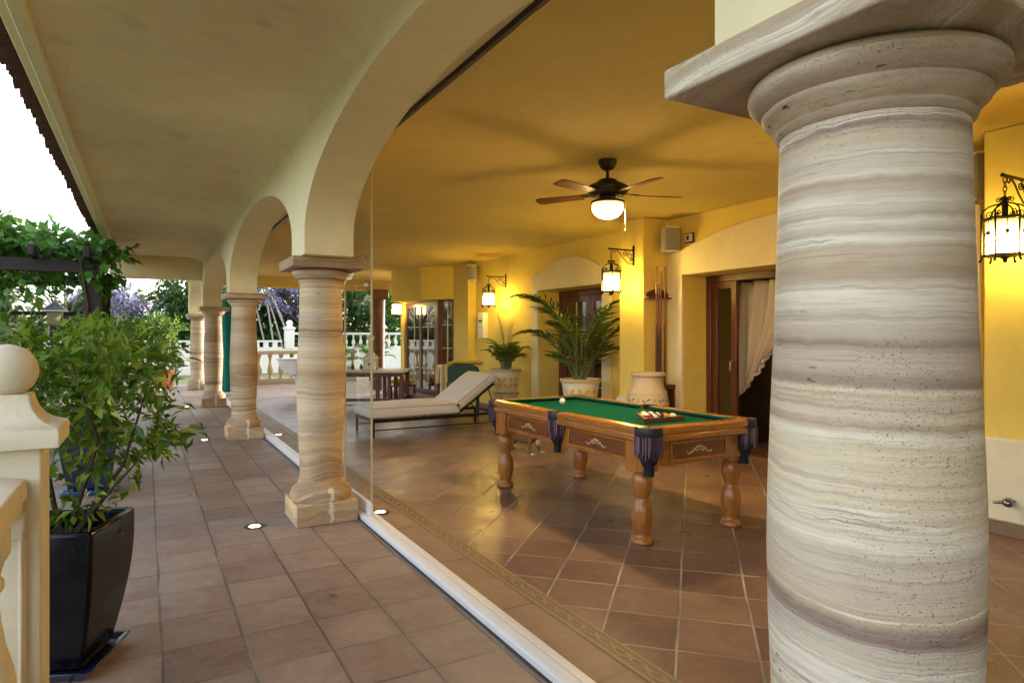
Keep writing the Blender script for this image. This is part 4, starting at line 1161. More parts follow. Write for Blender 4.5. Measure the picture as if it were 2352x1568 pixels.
# ------------------------------------------------------------------ painted pots and the plants in them
def motif_on_cone(mb, rz, za, az, zc, size, petals=4):
    """petals laid on a cone wall; rz(z) gives radius"""
    for k in range(petals):
        a = PI / 4 + k * 2 * PI / petals
        vs = []
        cxu, czv = math.cos(a) * size * .6, math.sin(a) * size * .6
        n = 10
        for i in range(n):
            q = 2 * PI * i / n
            lu, lv = math.cos(q) * size * .42, math.sin(q) * size * .24
            u = cxu + lu * math.cos(a) - lv * math.sin(a); v = czv + lu * math.sin(a) + lv * math.cos(a)
            z = zc + v; r = rz(z) + .002
            vs.append((r * math.cos(az + u / r), r * math.sin(az + u / r), z))
        mb.add(vs, [tuple(range(n))])
def painted_pot(label, loc, rr, h, stand, rz=0):
    p = thing('painted_pot', label, 'flower pot', loc, rz, 'cream painted flower pots')
    rb = rr * 0.74
    wall_ = [(rb * .9, stand + .03), (rb, stand + .035)] + [(rb + (rr * .93 - rb) * t_, stand + .035 + (h - .09) * t_) for t_ in (.15, .3, .45, .6, .75, .9, 1)]
    rim = [(rr * .93, stand + h - .055), (rr, stand + h - .045), (rr * 1.02, stand + h - .02), (rr, stand + h), (rr * .93, stand + h), (rr * .9, stand + h - .05), (rr * .88, stand + h - .10)]
    MB().lathe(wall_ + rim, 48, closed=False).build('pot_body', M['ceramic'], p, smooth=40)
    MB().lathe([(rr * 1.005, stand + h - .042), (rr * 1.026, stand + h - .02), (rr * 1.006, stand + h - .002), (rr * .99, stand + h + .002)], 48, closed=False).build('rim_band', M['ochrerim'], p, smooth=40)
    MB().lathe([(.001, stand + h - .06), (rr * .9, stand + h - .06)], 24, closed=False).build('soil', M['soil'], p)
    mo = MB(); zc = stand + h * .48; rzf = lambda z: rb + (rr * .93 - rb) * (z - stand - .035) / (h - .09)
    for k in range(7): motif_on_cone(mo, rzf, 0, k * 2 * PI / 7 + .3, zc, 0.115)
    mo.build('painted_flowers', M['motif'], p, recalc=True)
    if stand > 0.02:
        MB().lathe([(rb * 1.12, stand - .004), (rb * 1.2, stand + .004), (rb * 1.22, stand + .028), (rb * 1.16, stand + .03), (rb * 1.0, stand + .012)], 40).build('saucer', M['ochrerim'], p, smooth=40)
        MB().lathe([(rb * 1.0, 0), (rb * 1.02, .02), (rb * .86, .06), (rb * .8, stand * .5), (rb * .95, stand - .06), (rb * 1.08, stand - .03), (rb * 1.08, stand - .005)], 40).build('pedestal', M['ceramic'], p, smooth=40)
    return p
P1 = (5.30, 9.60, 0)
painted_pot('cream pot with yellow flowers on a pedestal, holding the bushy small palm', P1, 0.255, 0.42, 0.43)
P2 = (5.20, 7.30, 0)
painted_pot('wide cream pot holding the tall arching palm beside the niche', P2, 0.28, 0.42, 0.40, 0.4)
pl = thing('areca_palm', 'tall palm with long arching feathery fronds beside the niche', 'palm', (P2[0], P2[1], 0.77), 0, 'potted palms')
random.seed(21)
fr = []
for az, el, ln, bd in ((150, 78, 1.6, 1.9), (175, 74, 1.75, 2.1), (160, 62, 1.15, 1.8), (200, 72, 1.15, 1.7), (120, 76, 1.35, 1.6), (70, 74, 1.25, 1.6), (325, 74, 1.25, 1.8), (300, 68, 1.15, 1.7), (340, 80, 1.4, 1.5), (20, 76, 1.35, 1.6), (260, 80, 1.15, 1.3), (300, 58, .75, 1.3), (190, 55, .62, 1.2), (40, 60, .8, 1.3)):
    fr.append(((random.uniform(-.07, .07), random.uniform(-.07, .07), 0), R(az), R(el), ln * 1.06, bd * 1.05, 19, 0.40, 0.55))
palm_crown(fr, M['palm'], pl, 0.0115)
MB().tube([(0.02, -0.02, 0.0), (0.10, -0.12, .22), (0.2, -0.26, .30), (.30, -.42, .22), (.36, -.52, -.05), (.37, -.54, -.3)], [.004, .004, .0035, .003, .0025, .002], 5).build('dry_frond', M['fadedstem'], pl, smooth=60)
cl = MB()
for k in range(9):
    a = k * 2.4; r_ = random.uniform(.02, .08)
    cl.tube([(r_ * math.cos(a), r_ * math.sin(a), -.02), (r_ * 1.3 * math.cos(a), r_ * 1.3 * math.sin(a), .3), (r_ * 1.9 * math.cos(a), r_ * 1.9 * math.sin(a), .62)], [.016, .013, .008], 7)
cl.build('stem_cluster', M['stem'], pl, smooth=60)
pl = thing('areca_palm', 'small bushy palm in the pedestal pot under the far lantern', 'palm', (P1[0], P1[1], 0.82), 0, 'potted palms')
fr = []
for k in range(26):
    fr.append(((random.uniform(-.08, .08), random.uniform(-.08, .08), 0), k * 2.4, R(random.uniform(58, 88)), random.uniform(.42, .70), random.uniform(1.3, 2.6), 15, 0.17, 0.6))
palm_crown(fr, M['palm'], pl, 0.022)
sp = MB()
for k in range(9):
    a = random.uniform(-.5, .5) + (PI if k % 2 else 0); h_ = random.uniform(.6, 1.05)
    sp.tube([(0, 0, .1), (.05 * math.cos(a), .05 * math.sin(a), h_ * .6), (.16 * math.cos(a), .14 * math.sin(a), h_)], [.004, .003, .0012], 4)
    for m in range(5):
        z = h_ * (.55 + .08 * m); b_ = a + random.uniform(-1.5, 1.5)
        sp.tube([(.06 * math.cos(a), .06 * math.sin(a), z), (.06 * math.cos(a) + .09 * math.cos(b_), .06 * math.sin(a) + .09 * math.sin(b_), z + .10)], [.002, .0008], 3)
sp.build('dry_flower_spikes', M['fadedstem'], pl)
# third palm: its frond tips reach into the right edge of the picture
pp3 = (4.60, 1.15, 0)
painted_pot('cream pot standing by the pier at the far right', pp3, 0.24, 0.42, 0.2)
pl = thing('areca_palm', 'palm whose frond tips reach in at the right edge', 'palm', (pp3[0], pp3[1], 0.57), 0, 'potted palms')
fr = [((0, 0, 0), R(az), R(el), ln, bd, 30, .24, .4) for az, el, ln, bd in ((88, 62, 1.02, 1.55), (70, 70, .9, 1.4), (120, 66, .8, 1.5), (180, 60, .7, 1.6), (250, 70, .8, 1.5), (320, 70, .9, 1.5), (20, 75, 1.0, 1.4))]
palm_crown(fr, M['palm'], pl, 0.02)

# ------------------------------------------------------------------ jar, cue rack, wall fittings
jr = thing('clay_jar', 'big buff clay jar with a leafy painted band below the cue rack', 'jar', (5.13, 5.85, 0))
jp = [(0.20, 0), (0.22, .02), (0.25, .15), (0.275, .32), (0.283, .45), (0.281, .56), (0.279, .60), (0.287, .605), (0.287, .615), (0.278, .62), (0.266, .70), (0.258, .725), (0.262, .73), (0.262, .738), (0.252, .745), (0.222, .80), (0.203, .85), (0.197, .905), (0.203, .925), (0.222, .935), (0.232, .945), (0.232, .968), (0.222, .975), (0.205, .972), (0.19, .94), (0.18, .85)]
jp = [(r_ * .88, z_) for r_, z_ in jp]
MB().lathe(jp, 64, closed=False).build('jar_body', M['jar'], jr, smooth=40)
rzj = lambda z: (0.278 + (z - .62) * (0.266 - .278) / .08) * .88
mo = MB()
for k in range(16):
    az = k * 2 * PI / 16
    if k % 2 == 0:
        for s_ in (-1, 1):
            n = 8; vs = []
            for i in range(n):
                q = 2 * PI * i / n; lu, lv = .026 * math.cos(q), .009 * math.sin(q); b_ = .5 * s_
                u = lu * math.cos(b_) - lv * math.sin(b_) + s_ * .026; v = lu * math.sin(b_) + lv * math.cos(b_)
                z = .664 + v + s_ * .008; r_ = rzj(z) + .0025
                vs.append((r_ * math.cos(az + u / r_), r_ * math.sin(az + u / r_), z))
            mo.add(vs, [tuple(range(n))])
mo.build('painted_leaves', M['jarleaf'], jr)
mo = MB()
for k in range(1, 16, 2): motif_on_cone(mo, rzj, 0, k * 2 * PI / 16, .664, .026, 5)
mo.build('painted_flowers', M['jarflower'], jr)

cr = thing('cue_rack', 'small dark red wooden cue rack fixed to the side of the pier', 'cue rack', (5.58, 6.185, 1.93))
poly = [(-0.20, -0.045), (-0.19, -0.005), (-0.13, .03), (-0.08, .045), (-.03, .06), (0, .075), (.03, .06), (.08, .045), (.13, .03), (.19, -.005), (.20, -.045)]
MB().prism(poly, -0.012, 0.012, 'xz').build('back_board', M['mahogany'], cr, bevel=0.003)
MB().box(-0.215, 0.215, -0.075, -0.013, -0.062, -0.046).build('cue_shelf', M['mahogany'], cr, bevel=0.004)
cues = [(-0.075, 0, 'leftmost cue stick in the dark red rack'), (-0.005, 1, 'pale wooden cue stick in the middle of the rack'), (0.062, 0, 'right hand cue stick in the dark red rack'), (-.04, 2, 'black handled cue stick, second in the rack')]
for dx, kind, lb in cues:
    q = thing('billiard_cue', lb, 'cue stick', (5.58 + dx, 6.115, 0.80), 0, 'cue sticks in the rack')
    ln = (1.47, 1.42, 1.25)[kind]
    MB().lathe([(.0145, 0), (.0145, .03), (.0125, ln * .5)], 12).build('butt', M['darkplastic'] if kind == 2 else M['mahogany'], q, smooth=50)
    MB().lathe([(.0125, ln * .5), (.0075, ln)], 12).build('cue_shaft', M['cue'], q, smooth=50)
    MB().lathe([(.0078, ln - .001), (.0078, ln + .02), (.006, ln + .028)], 10).build('ferrule', M['ceramic'], q, smooth=50)
cf = thing('cue_stand', 'slim floor base holding the cue butts behind the clay jar', 'stand', (5.58, 6.115, 0))
MB().box(-0.19, 0.19, -.07, .065, 0.74, 0.799).box(-.19, -.16, -.06, .06, 0, .739).box(.16, .19, -.06, .06, 0, .739).build('cue_base', M['mahogany'], cf, bevel=.004)

def speaker(label, loc, rz, w=0.20, h=0.30, d=0.19):
    s_ = thing('wall_speaker', label, 'loudspeaker', loc, rz, 'grey loudspeakers under the porch ceiling')
    pr = [(-w/2 * .8, d/2), (-w/2, 0), (-w/2 * .98, -d/2 + .02), (w/2 * .98, -d/2 + .02), (w/2, 0), (w/2 * .8, d/2)]
    MB().prism(pr, -h/2, h/2).build('cabinet', M['plasticgrey'], s_, bevel=.008)
    g = [(-w/2 * .96, -d/2 + .019), (-w/2 * .7, -d/2 - .002), (0, -d/2 - .012), (w/2 * .7, -d/2 - .002), (w/2 * .96, -d/2 + .019)]
    MB().prism(g, -h/2 + .012, h/2 - .012).build('grille', M['plasticgrey'], s_, bevel=.003)
    MB().prism(g, -h/2 - .001, -h/2 + .0115).prism(g, h/2 - .0115, h/2 + .001).build('end_trim', M['plasticwhite'], s_)
    MB().box(-.04, .04, d/2, d/2 + .10, -.05, .05).build('wall_bracket', M['darkplastic'], s_)
speaker('grey loudspeaker high in the corner above the clay jar', (5.60, 5.98, 2.58), R(-18))
speaker('grey loudspeaker high up left of the far lantern', (5.62, 11.52, 2.64), R(-45))
speaker('grey loudspeaker half hidden behind the big column', (5.62, 2.62, 2.62), R(-115), .19, .36)
pc = thing('control_panel', 'small framed white wall control beside the loudspeaker over the door', 'wall control', (5.80, 5.84, 2.60))
MB().box(-.022, 0, -.075, .075, -.06, .06).build('panel_frame', M['bronze'], pc, bevel=.006)
MB().box(-.027, -.0225, -.06, .06, -.047, .047).build('face_plate', M['plasticwhite'], pc, bevel=.002)
MB().box(-.030, -.0275, -.005, .035, -.028, .03).build('display', M['darkplastic'], pc, bevel=.002)
ub = thing('electric_box', 'tall white electric box on the wall left of the far lantern', 'electric box', (5.80, 11.33, 1.61))
MB().box(-.115, 0, -.115, .115, -.25, .25).build('box_body', M['plasticwhite'], ub, bevel=.012)
MB().box(-.118, -.1155, -.07, .07, .065, .105).build('display', M['darkplastic'], ub)
MB().box(-.118, -.1155, .01, .06, -.06, -.015).box(-.118, -.1155, -.06, -.02, -.055, -.02).build('switch', M['steel'], ub)
tp = thing('wall_lamp', 'small dark chrome spotlight low on the pale dado at the right edge', 'spotlight', (5.255, 2.22, 0.25))
MB().lathe([(.02, 0), (.02, .012)], 16).build('wall_plate', M['chrome'], tp, smooth=40)
tb = MB().sphere((-.06, 0, 0), .036, 16, 10, (1.15, 1, .9)).tube([(-.02, 0, 0), (.0, 0, 0)], .014, 10)
tb.build('lamp_head', M['chrome'], tp, smooth=60)
MB().tube([(-.075, .02, .0), (-.10, .06, -.006), (-.105, .075, -.008)], [.012, .009, .006], 8).build('nozzle', M['chrome'], tp, smooth=60)

# curtain gathered in the doorway
cu = MB()
def curt(u, v):
    # u across (0 at the tied side), v down
    top_y = 5.80 - 1.7 * u
    zb = 0.66 + 0.62 * u ** 1.1
    z = 2.07 + (zb - 2.07) * v
    tie = max(0, (v - .0)) ** 1.25
    y_low = 5.74 - 0.55 * u
    y = top_y + (y_low - top_y) * tie
    amp = 0.045 * (1 - .35 * v)
    x = 6.47 + amp * math.sin(u * 46 + 1.2 * v) + .02 * math.sin(u * 17 + 4 * v) + .05 * v
    return (x, y, z)
cu.grid(curt, 150, 36)
co = cu.build('curtain', M['curtain'], smooth=80)
tag(co, 'rose beige silk curtain swept aside in the dark right doorway', 'curtain')
tg = MB()
for i in range(70):
    p = curt(i / 70, 1.0); ln = random.uniform(.03, .045)
    tg.tube([p, (p[0] - .005, p[1] + .004, p[2] - ln)], [.006, .010], 5)
tg.build('tassel_trim', M['tassel'], co, smooth=60)
ac = thing('armchair', 'dark armchair standing in the unlit room behind the curtain', 'armchair', (6.95, 4.80, 0), R(20))
MB().box(-.3, .3, -.3, .3, .15, .45).build('seat', M['mahogany'], ac, bevel=.05)
MB().prism([(-.3, .45), (.3, .45), (.3, .8), (.2, .93), (0, .98), (-.2, .93), (-.3, .8)], .2, .32, 'xz').build('backrest', M['mahogany'], ac, bevel=.04)
for sx in (-.34, .28): MB().box(sx, sx + .07, -.3, .3, .15, .62).build('armrest', M['mahogany'], ac, bevel=.025)
for sx in (-.27, .23):
    for sy in (-.27, .23): MB().box(sx, sx + .04, sy, sy + .04, 0.004, .15).build('leg', M['mahogany'], ac)

# green painted chair with towels behind the chaise
gc = thing('garden_chair', 'dark green wooden chair behind the chaise with towels over its back', 'chair', (4.80, 10.25, 0), R(-25))
W_ = .58
MB().prism([(-W_/2, .60), (W_/2, .60), (W_/2 + .02, .72), (W_/2 - .02, .86), (.12, .93), (-.12, .93), (-W_/2 + .02, .86), (-W_/2 - .02, .72)], -.015, .02, 'xz').build('backrest', M['greenpaint'], gc, bevel=.008)
MB().box(-W_/2, W_/2, .03, .50, .40, .43).build('seat', M['greenpaint'], gc, bevel=.006)
for sx in (-W_/2, W_/2 - .05):
    MB().box(sx, sx + .05, -.02, .025, 0, .60).build('leg', M['greenpaint'], gc, bevel=.004)
    MB().box(sx, sx + .05, .46, .50, 0, .40).build('leg', M['greenpaint'], gc, bevel=.004)
    MB().box(sx - .01, sx + .06, .03, .52, .60, .625).build('armrest', M['greenpaint'], gc, bevel=.004)
def towel(name, label, loc, w, l0, l1, mat, rz, top=.94):
    def fn(u, v):
        s_ = (v - .5) * (l0 + l1) + (l0 - l1) / 2 * 0
        s_ = v * (l0 + l1) - l0
        bend = .035
        y = math.copysign(min(abs(s_), bend), s_) + math.copysign(.012 * math.sin(6 * u + 2 * v), s_)
        z = top - max(0, abs(s_) - bend) + .01 * math.sin(u * 9) - (u - .5) ** 2 * .12
        return ((u - .5) * w + .02 * math.sin(5 * v), y, z)
    o = MB().grid(fn, 16, 24).build(name, mat, smooth=80)
    o.location = loc; o.rotation_euler = (0, 0, rz)
    sm = o.modifiers.new('solid', 'SOLIDIFY'); sm.thickness = .014; sm.offset = 1
    return tag(o, label, 'towel')
towel('towel', 'yellow towel folded over the top of the dark green chair', (4.85, 10.24, 0), .60, .06, .10, M['towelY'], R(-25), .965)
towel('towel', 'yellow and white striped towel hanging at the left side of the green chair', (4.50, 10.40, 0), .22, .60, .35, M['towelS'], R(10), .90)

# dog under the table
dg = thing('dog', 'small brown dog with white chest and paws standing under the pool table', 'dog', (3.98, 6.66, 0), R(22))
bm = bmesh.new()
sl_ = bm.verts.layers.skin.verify()
def V_(p, r):
    v = bm.verts.new(p); v[sl_].radius = (r, r); return v
def chain(v0, pts):
    for p, r in pts:
        v = V_(p, r); bm.edges.new((v0, v)); v0 = v
    return v0
pel = V_((0, .30, .215), .075); pel[sl_].use_root = True
mid_ = chain(pel, [((0, .15, .20), .080), ((0, .0, .195), .095), ((0, -.10, .20), .088)])
neck = chain(mid_, [((.01, -.17, .29), .06), ((.03, -.22, .315), .055), ((.05, -.29, .30), .034), ((.06, -.33, .29), .022)])
for sx in (-1, 1):
    chain(mid_, [((sx * .075, -.09, .19), .038), ((sx * .088, -.08, .10), .022), ((sx * .09, -.10, .035), .018), ((sx * .095, -.135, .014), .018)])
    chain(pel, [((sx * .07, .28, .20), .05), ((sx * .08, .23, .13), .03), ((sx * .082, .32, .075), .017), ((sx * .084, .31, .03), .016), ((sx * .085, .27, .013), .017)])
chain(pel, [((.03, .38, .28), .02), ((.10, .46, .31), .014), ((.15, .52, .36), .008)])
me = bpy.data.meshes.new('body'); bm.to_mesh(me); bm.free()
me.materials.append(M['brownfur'])
bo = bpy.data.objects.new('body', me); COL.objects.link(bo); bo.parent = dg
sk = bo.modifiers.new('skin', 'SKIN'); sk.use_smooth_shade = True
su = bo.modifiers.new('sub', 'SUBSURF'); su.levels = 2; su.render_levels = 2
for sx in (-1, 1):
    MB().sphere((sx * .095, -.138, .016), .024, 14, 8, (1, 1.35, .72)).build('paw', M['whitefur'], dg, smooth=80)
    MB().sphere((.03 + sx * .055, -.20, .30), .045, 12, 8, (.35, .7, 1.1)).build('ear', M['brownfur'], dg, smooth=80)
    MB().sphere((.045 + sx * .026, -.262, .335), .007, 8, 6).build('eye', M['nose'], dg, smooth=80)
MB().sphere((.062, -.352, .297), .013, 10, 8).build('nose', M['nose'], dg, smooth=80)
MB().sphere((0, -.142, .15), .042, 14, 10, (.8, .75, 1.1)).build('white_bib', M['whitefur'], dg, smooth=80)

# small dropped things on the gallery floor
P_ = np.array([[0.856, 3.502, 0.006], [0.872, 3.515, 0.006]]); 
lf = leaf_mesh('fallen_leaf', P_, np.array([[1, .3, .1], [-.2, 1, .12]]), np.array([[0, 0, 1.0], [0, 0, 1.0]]), np.array([.05, .04]), np.array([.025, .02]), M['leafA']); tag(lf, 'small green leaf lying on the gallery tiles', 'leaf')
pb = MB().sphere((0, 0, .008), .012, 10, 7, (1.2, 1, .7)).build('pebble', M['tanstone'], smooth=80); pb.location = (0.33, 6.35, 0); tag(pb, 'small pebble on the gallery tiles near the blue planter', 'pebble')

# ------------------------------------------------------------------ foreground balustrade with ball finial
bal = thing('balustrade', 'cream cast stone balustrade ending in a ball topped post at the left edge', 'balustrade', (-0.38, 2.55, 0))
MB().square([(0.115, 0), (0.115, .10), (0.10, .12), (0.10, 1.055)]).build('newel_post', M['cream_stone'], bal, bevel=.006)
MB().square([(.10, 1.0555), (.150, 1.060), (.150, 1.064), (.152, 1.105), (.146, 1.118), (.135, 1.122), (.112, 1.132), (.092, 1.150), (.077, 1.172), (.068, 1.198), (.064, 1.220)]).build('post_cap', M['cream_stone'], bal, bevel=.004)
MB().sphere((0, 0, 1.292), .083, 40, 24).build('ball_finial', M['cream_stone'], bal, smooth=80)
pr = [(-.066, .872), (-.066, .90), (-.078, .912), (-.078, .952), (-.060, .966), (0, .976), (.060, .966), (.065, .952), (.065, .912), (.055, .900), (.055, .872)]
MB().prism(pr, -5.6, -.101, 'xz').build('handrail', M['cream_stone'], bal, bevel=.004)
MB().box(-.085, .085, -5.6, -.101, 0.0, .13).build('base_rail', M['cream_stone'], bal, bevel=.008)
bprof = [(.062, .131), (.062, .17), (.045, .185), (.05, .20), (.040, .22), (.062, .27), (.078, .33), (.080, .39), (.068, .47), (.048, .55), (.036, .63), (.033, .69), (.045, .705), (.045, .725), (.036, .74), (.044, .775), (.058, .80), (.060, .815), (.060, .871)]
for k in range(20):
    MB().lathe(bprof, 20, (-.005, -.30 - k * .245, 0)).build('baluster', M['cream_stone'], bal, smooth=45)
# half baluster applied to the post face, with a raised edge
half = [(.02, .131), (.065, .131), (.065, .20), (.045, .22), (.062, .26), (.064, .30), (.064, .78), (.058, .80), (.064, .82), (.064, .871), (-.074, .871), (-.074, .131)]
MB().prism(half, -.118, -.1005, 'xz').build('half_baluster', M['cream_stone'], bal, bevel=.006)
MB().tube([(-.055, -.119, .22), (.02, -.119, .22), (.046, -.119, .25), (.052, -.119, .29), (.052, -.119, .79), (-.055, -.119, .79)], .006, 8).build('raised_moulding', M['cream_stone'], bal, smooth=60)

# ------------------------------------------------------------------ planters and shrubs
def planter(label, loc, rz, h, ht, hb, mat, smat, sh=.05):
    p = thing('planter', label, 'planter', loc, rz, 'square glazed planters')
    z0 = sh - .015
    n = 10; pr_ = []
    for i in range(n + 1):
        t_ = i / n
        pr_.append((hb + (ht - hb) * math.sin(PI / 2 * min(1, t_ * 1.15)) ** 1.0, z0 + (h - z0) * t_))
    pr_ += [(ht - .012, h + .004), (ht - .032, h), (ht - .035, h - .03), (ht - .035, h - .09)]
    MB().square(pr_).build('pot', mat, p, bevel=.014)
    MB().box(-(ht - .04), ht - .04, -(ht - .04), ht - .04, h - .10, h - .075).build('soil', M['soil'], p)
    MB().square([(hb + .02, 0), (hb + .055, sh * .8), (hb + .062, sh), (hb + .045, sh), (hb + .02, sh - .02)]).build('saucer', smat, p, bevel=.006)
    return p
planter('big glossy black square planter beside the ball topped post', (-.307, 3.351, 0), R(-21.2), .613, .205, .135, M['potglaze'], M['blueglaze'])
planter('dark blue square planter with a bright blue saucer farther along the gallery', (-.43, 6.95, 0), R(-3), .68, .22, .15, M['blueglaze'], M['bluesaucer'])
sh1 = thing('shrub', 'large leafy citrus shrub growing from the black planter', 'shrub', (-.307, 3.351, .53), 0, 'shrubs in pots')
ends = [(.32, .1, .66), (-.1, .3, .8), (-.28, .1, .7), (.3, -.12, .36), (.02, -.02, .8), (.15, -.16, .2)]
branches('trunk', (0, 0, -.04), ends, .013, M['bark'], sh1)
crown('foliage', [((.02, .12, .62), (.40, .40, .28)), ((-.20, .1, .72), (.28, .35, .24)), ((.22, .12, .50), (.24, .3, .22)), ((-.22, .05, .45), (.22, .3, .26)), ((.14, .15, .36), (.26, .3, .18))], 1500, .078, .031, M['leafA'], sh1, .1, .35, 7)
crown('foliage', [((.08, -.05, .13), (.13, .13, .10)), ((-.05, .05, .22), (.14, .12, .10)), ((.40, .22, .40), (.10, .14, .08))], 170, .066, .027, M['leafA'], sh1, .3, .2, 5)
crown('young_foliage', [((-.14, .05, .80), (.30, .3, .16)), ((.15, .1, .72), (.25, .25, .14))], 300, .08, .036, M['leafB'], sh1, .0, .5, 6)
sh2 = thing('shrub', 'lighter green shrub in the dark blue planter behind the citrus', 'shrub', (-.43, 6.95, .60), 0, 'shrubs in pots')
branches('trunk', (0, 0, -.04), [(.3, .1, .7), (-.1, .3, .8), (.45, -.1, .65), (.0, 0, .85), (.5, .4, .6)], .018, M['bark'], sh2)
crown('foliage', [((.22, .1, .52), (.52, .5, .36)), ((.0, .1, .72), (.45, .45, .26)), ((.48, .1, .68), (.3, .4, .28))], 1700, .075, .03, M['leafB'], sh2, .15, .3, 7)
for (x, y, z0, lb, s_) in ((-.55, 9.6, 0.1, 'bushy green shrub at the gallery edge below the pergola', 1.0), (-.9, 12.2, 0, 'green garden shrub beyond the pergola post', 1.1), (-1.7, 6.2, -.05, 'dark shrub in the garden left of the planters', 1.0)):
    s3 = thing('shrub', lb, 'shrub', (x, y, z0), 0, 'shrubs at the gallery edge')
    branches('trunk', (0, 0, -.05), [(.2, .1, .9), (-.2, .2, 1.0), (.1, -.2, .8)], .02, M['bark'], s3)
    crown('foliage', [((0, 0, .8 * s_), (.55 * s_, .5 * s_, .55 * s_)), ((.1, .1, 1.25 * s_), (.4, .4, .3))], 1500, .085, .04, M['leafA'] if x < -1 else M['leafB'], s3, .2, .3, 7)
tp3 = thing('terracotta_planter', 'terracotta planter with an uplight glow at the far end of the gallery', 'flower pot', (.42, 19.85, 0))
MB().lathe([(.20, 0), (.24, .05), (.30, .42), (.33, .44), (.33, .50), (.29, .50), (.27, .42)], 32, closed=False).build('pot_body', M['terracotta'], tp3, smooth=40)
MB().lathe([(.001, .44), (.28, .44)], 20, closed=False).build('soil', M['soil'], tp3)
s3 = thing('shrub', 'tall leafy shrub in the far terracotta planter', 'shrub', (.42, 19.85, .44), 0, 'shrubs in pots')
branches('trunk', (0, 0, -.02), [(.3, .1, 1.0), (-.3, .2, 1.2), (.1, -.2, 1.4), (-.1, .1, 1.6)], .02, M['bark'], s3)
crown('foliage', [((0, 0, .55), (.45, .4, .35)), ((-.1, 0, 1.2), (.6, .5, .45))], 900, .12, .06, M['leafB'], s3, .2, .3, 6)

# ------------------------------------------------------------------ pergola with vine, lattice, garden lantern
pg = thing('pergola', 'dark stained wooden pergola carrying a vine along the gallery edge', 'pergola', (-.62, 10.4, 0))
for x in (0, -2.6):
    for y in (0, 2.6): MB().box(x - .10, x + .10, y - .10, y + .10, -.05, 2.24).build('post', M['pergola'], pg, bevel=.012)
for y in (0, 2.6): MB().box(-4.2, .14, y - .045, y + .045, 2.241, 2.41).build('beam', M['pergola'], pg, bevel=.01)
for k in range(6):
    x = -.05 - k * .58
    MB().box(x - .035, x + .035, -.45, 3.0, 2.412, 2.55).build('rafter', M['pergola'], pg, bevel=.008)
vn = thing('vine', 'bright green leafy vine spilling over the dark pergola', 'vine', (-.62, 10.4, 0))
st_ = MB()
for k in range(7):
    x = -.1 - .45 * k
    st_.tube([(x, -.1, 2.0 + .1 * (k % 2)), (x - .1, .0, 2.3), (x + .1, .4, 2.6), (x - .2, 1.2, 2.65), (x, 2.2, 2.6)], [.010, .014, .014, .012, .008], 6)
st_.tube([(-.12, -.12, 0), (-.14, -.13, 1.0), (-.05, -.14, 1.8), (-.15, -.1, 2.5)], [.03, .025, .02, .015], 7)
st_.build('vine_stems', M['bark'], vn, smooth=60)
crown('foliage', [((-.5, .6, 2.62), (.75, .9, .22)), ((-1.6, .7, 2.75), (.9, 1.1, .34)), ((-2.8, .9, 2.85), (1.0, 1.3, .42)), ((.06, .1, 2.30), (.22, .35, .34)), ((-.9, 1.9, 2.7), (1.2, .9, .3)), ((.12, .25, 2.05), (.12, .2, .22))], 5200, .14, .12, M['vine'], vn, .35, .2, 6)
crown('hanging_foliage', [((-1.0, .15, 2.13), (.8, .3, .12)), ((-2.2, .1, 2.15), (.8, .3, .22)), ((-1.9, -.2, 1.75), (.4, .3, .3))], 750, .12, .10, M['vine'], vn, .7, .2, 6)
la = thing('lattice_screen', 'dark diamond lattice screen standing below the pergola', 'lattice screen', (-1.9, 12.2, 0))
mb = MB()
mb.box(-1.3, 1.3, -.03, .03, 1.72, 1.78).box(-1.3, 1.3, -.03, .03, .2, .26).box(-1.3, -1.24, -.03, .03, -.05, 1.72).box(1.24, 1.3, -.03, .03, -.05, 1.72)
mb.build('screen_frame', M['lattice'], la)
mb = MB()
for k in range(-14, 26):
    for sg in (-1, 1):
        x0 = -1.24 + k * .10
        a, b = (x0, .26), (x0 + 1.46, 1.72)
        # clip to the frame
        pts = []
        for t_ in (0, 1):
            pass
        t0 = max(0, (-1.24 - a[0]) / 1.46); t1 = min(1, (1.24 - a[0]) / 1.46)
        if t1 <= t0: continue
        p = (a[0] + 1.46 * t0, a[1] + 1.46 * t0); q = (a[0] + 1.46 * t1, a[1] + 1.46 * t1)
        mb.tube([(sg * p[0], sg * .006, p[1]), (sg * q[0], sg * .006, q[1])], .009, 4)
mb.build('lattice_slats', M['lattice'], la)
gl = thing('garden_lantern', 'grey roofed garden lantern standing among the leaves under the pergola', 'lantern', (-1.12, 11.2, 0))
MB().box(-.05, .05, -.05, .05, -.05, 1.55).build('post', M['lattice'], gl)
MB().box(-.09, .09, -.09, .09, 1.55, 1.75).build('lantern_body', M['tanstone'], gl, bevel=.01)
MB().square([(.15, 1.751), (.15, 1.765), (.02, 1.88), (.012, 1.93)]).build('lantern_roof', M['steel'], gl)

# ------------------------------------------------------------------ far terrace: balustrades, posts, furniture
tb = thing('balustrade', 'tan cast stone balustrade closing the far end of the terrace', 'balustrade', (1.2, 20.35, 0))
MB().box(0, 4.6, -.12, .12, .86, .97).build('handrail', M['tanstone'], tb, bevel=.015)
MB().box(0, 4.6, -.12, .12, 0, .14).build('base_rail', M['tanstone'], tb, bevel=.015)
bp = [(r_ * 1.05, .14 + (z - .131) * .972) for r_, z in bprof]
for k in range(15): MB().lathe(bp, 14, (.16 + k * .31, 0, 0)).build('baluster', M['tanstone'], tb, smooth=45)
gwall = thing('garden_wall', 'long white garden wall with a pierced parapet beyond the terrace', 'garden wall', (0, 27, 0))
MB().box(-9, 20, -.12, .12, -.05, .90).build('wall_base', M['white'], gwall, bevel=.01)
MB().box(-9, 4.7, -.13, .13, .902, .97).box(-9, 4.7, -.13, .13, 1.17, 1.24).build('parapet_rail', M['white'], gwall)
mb = MB()
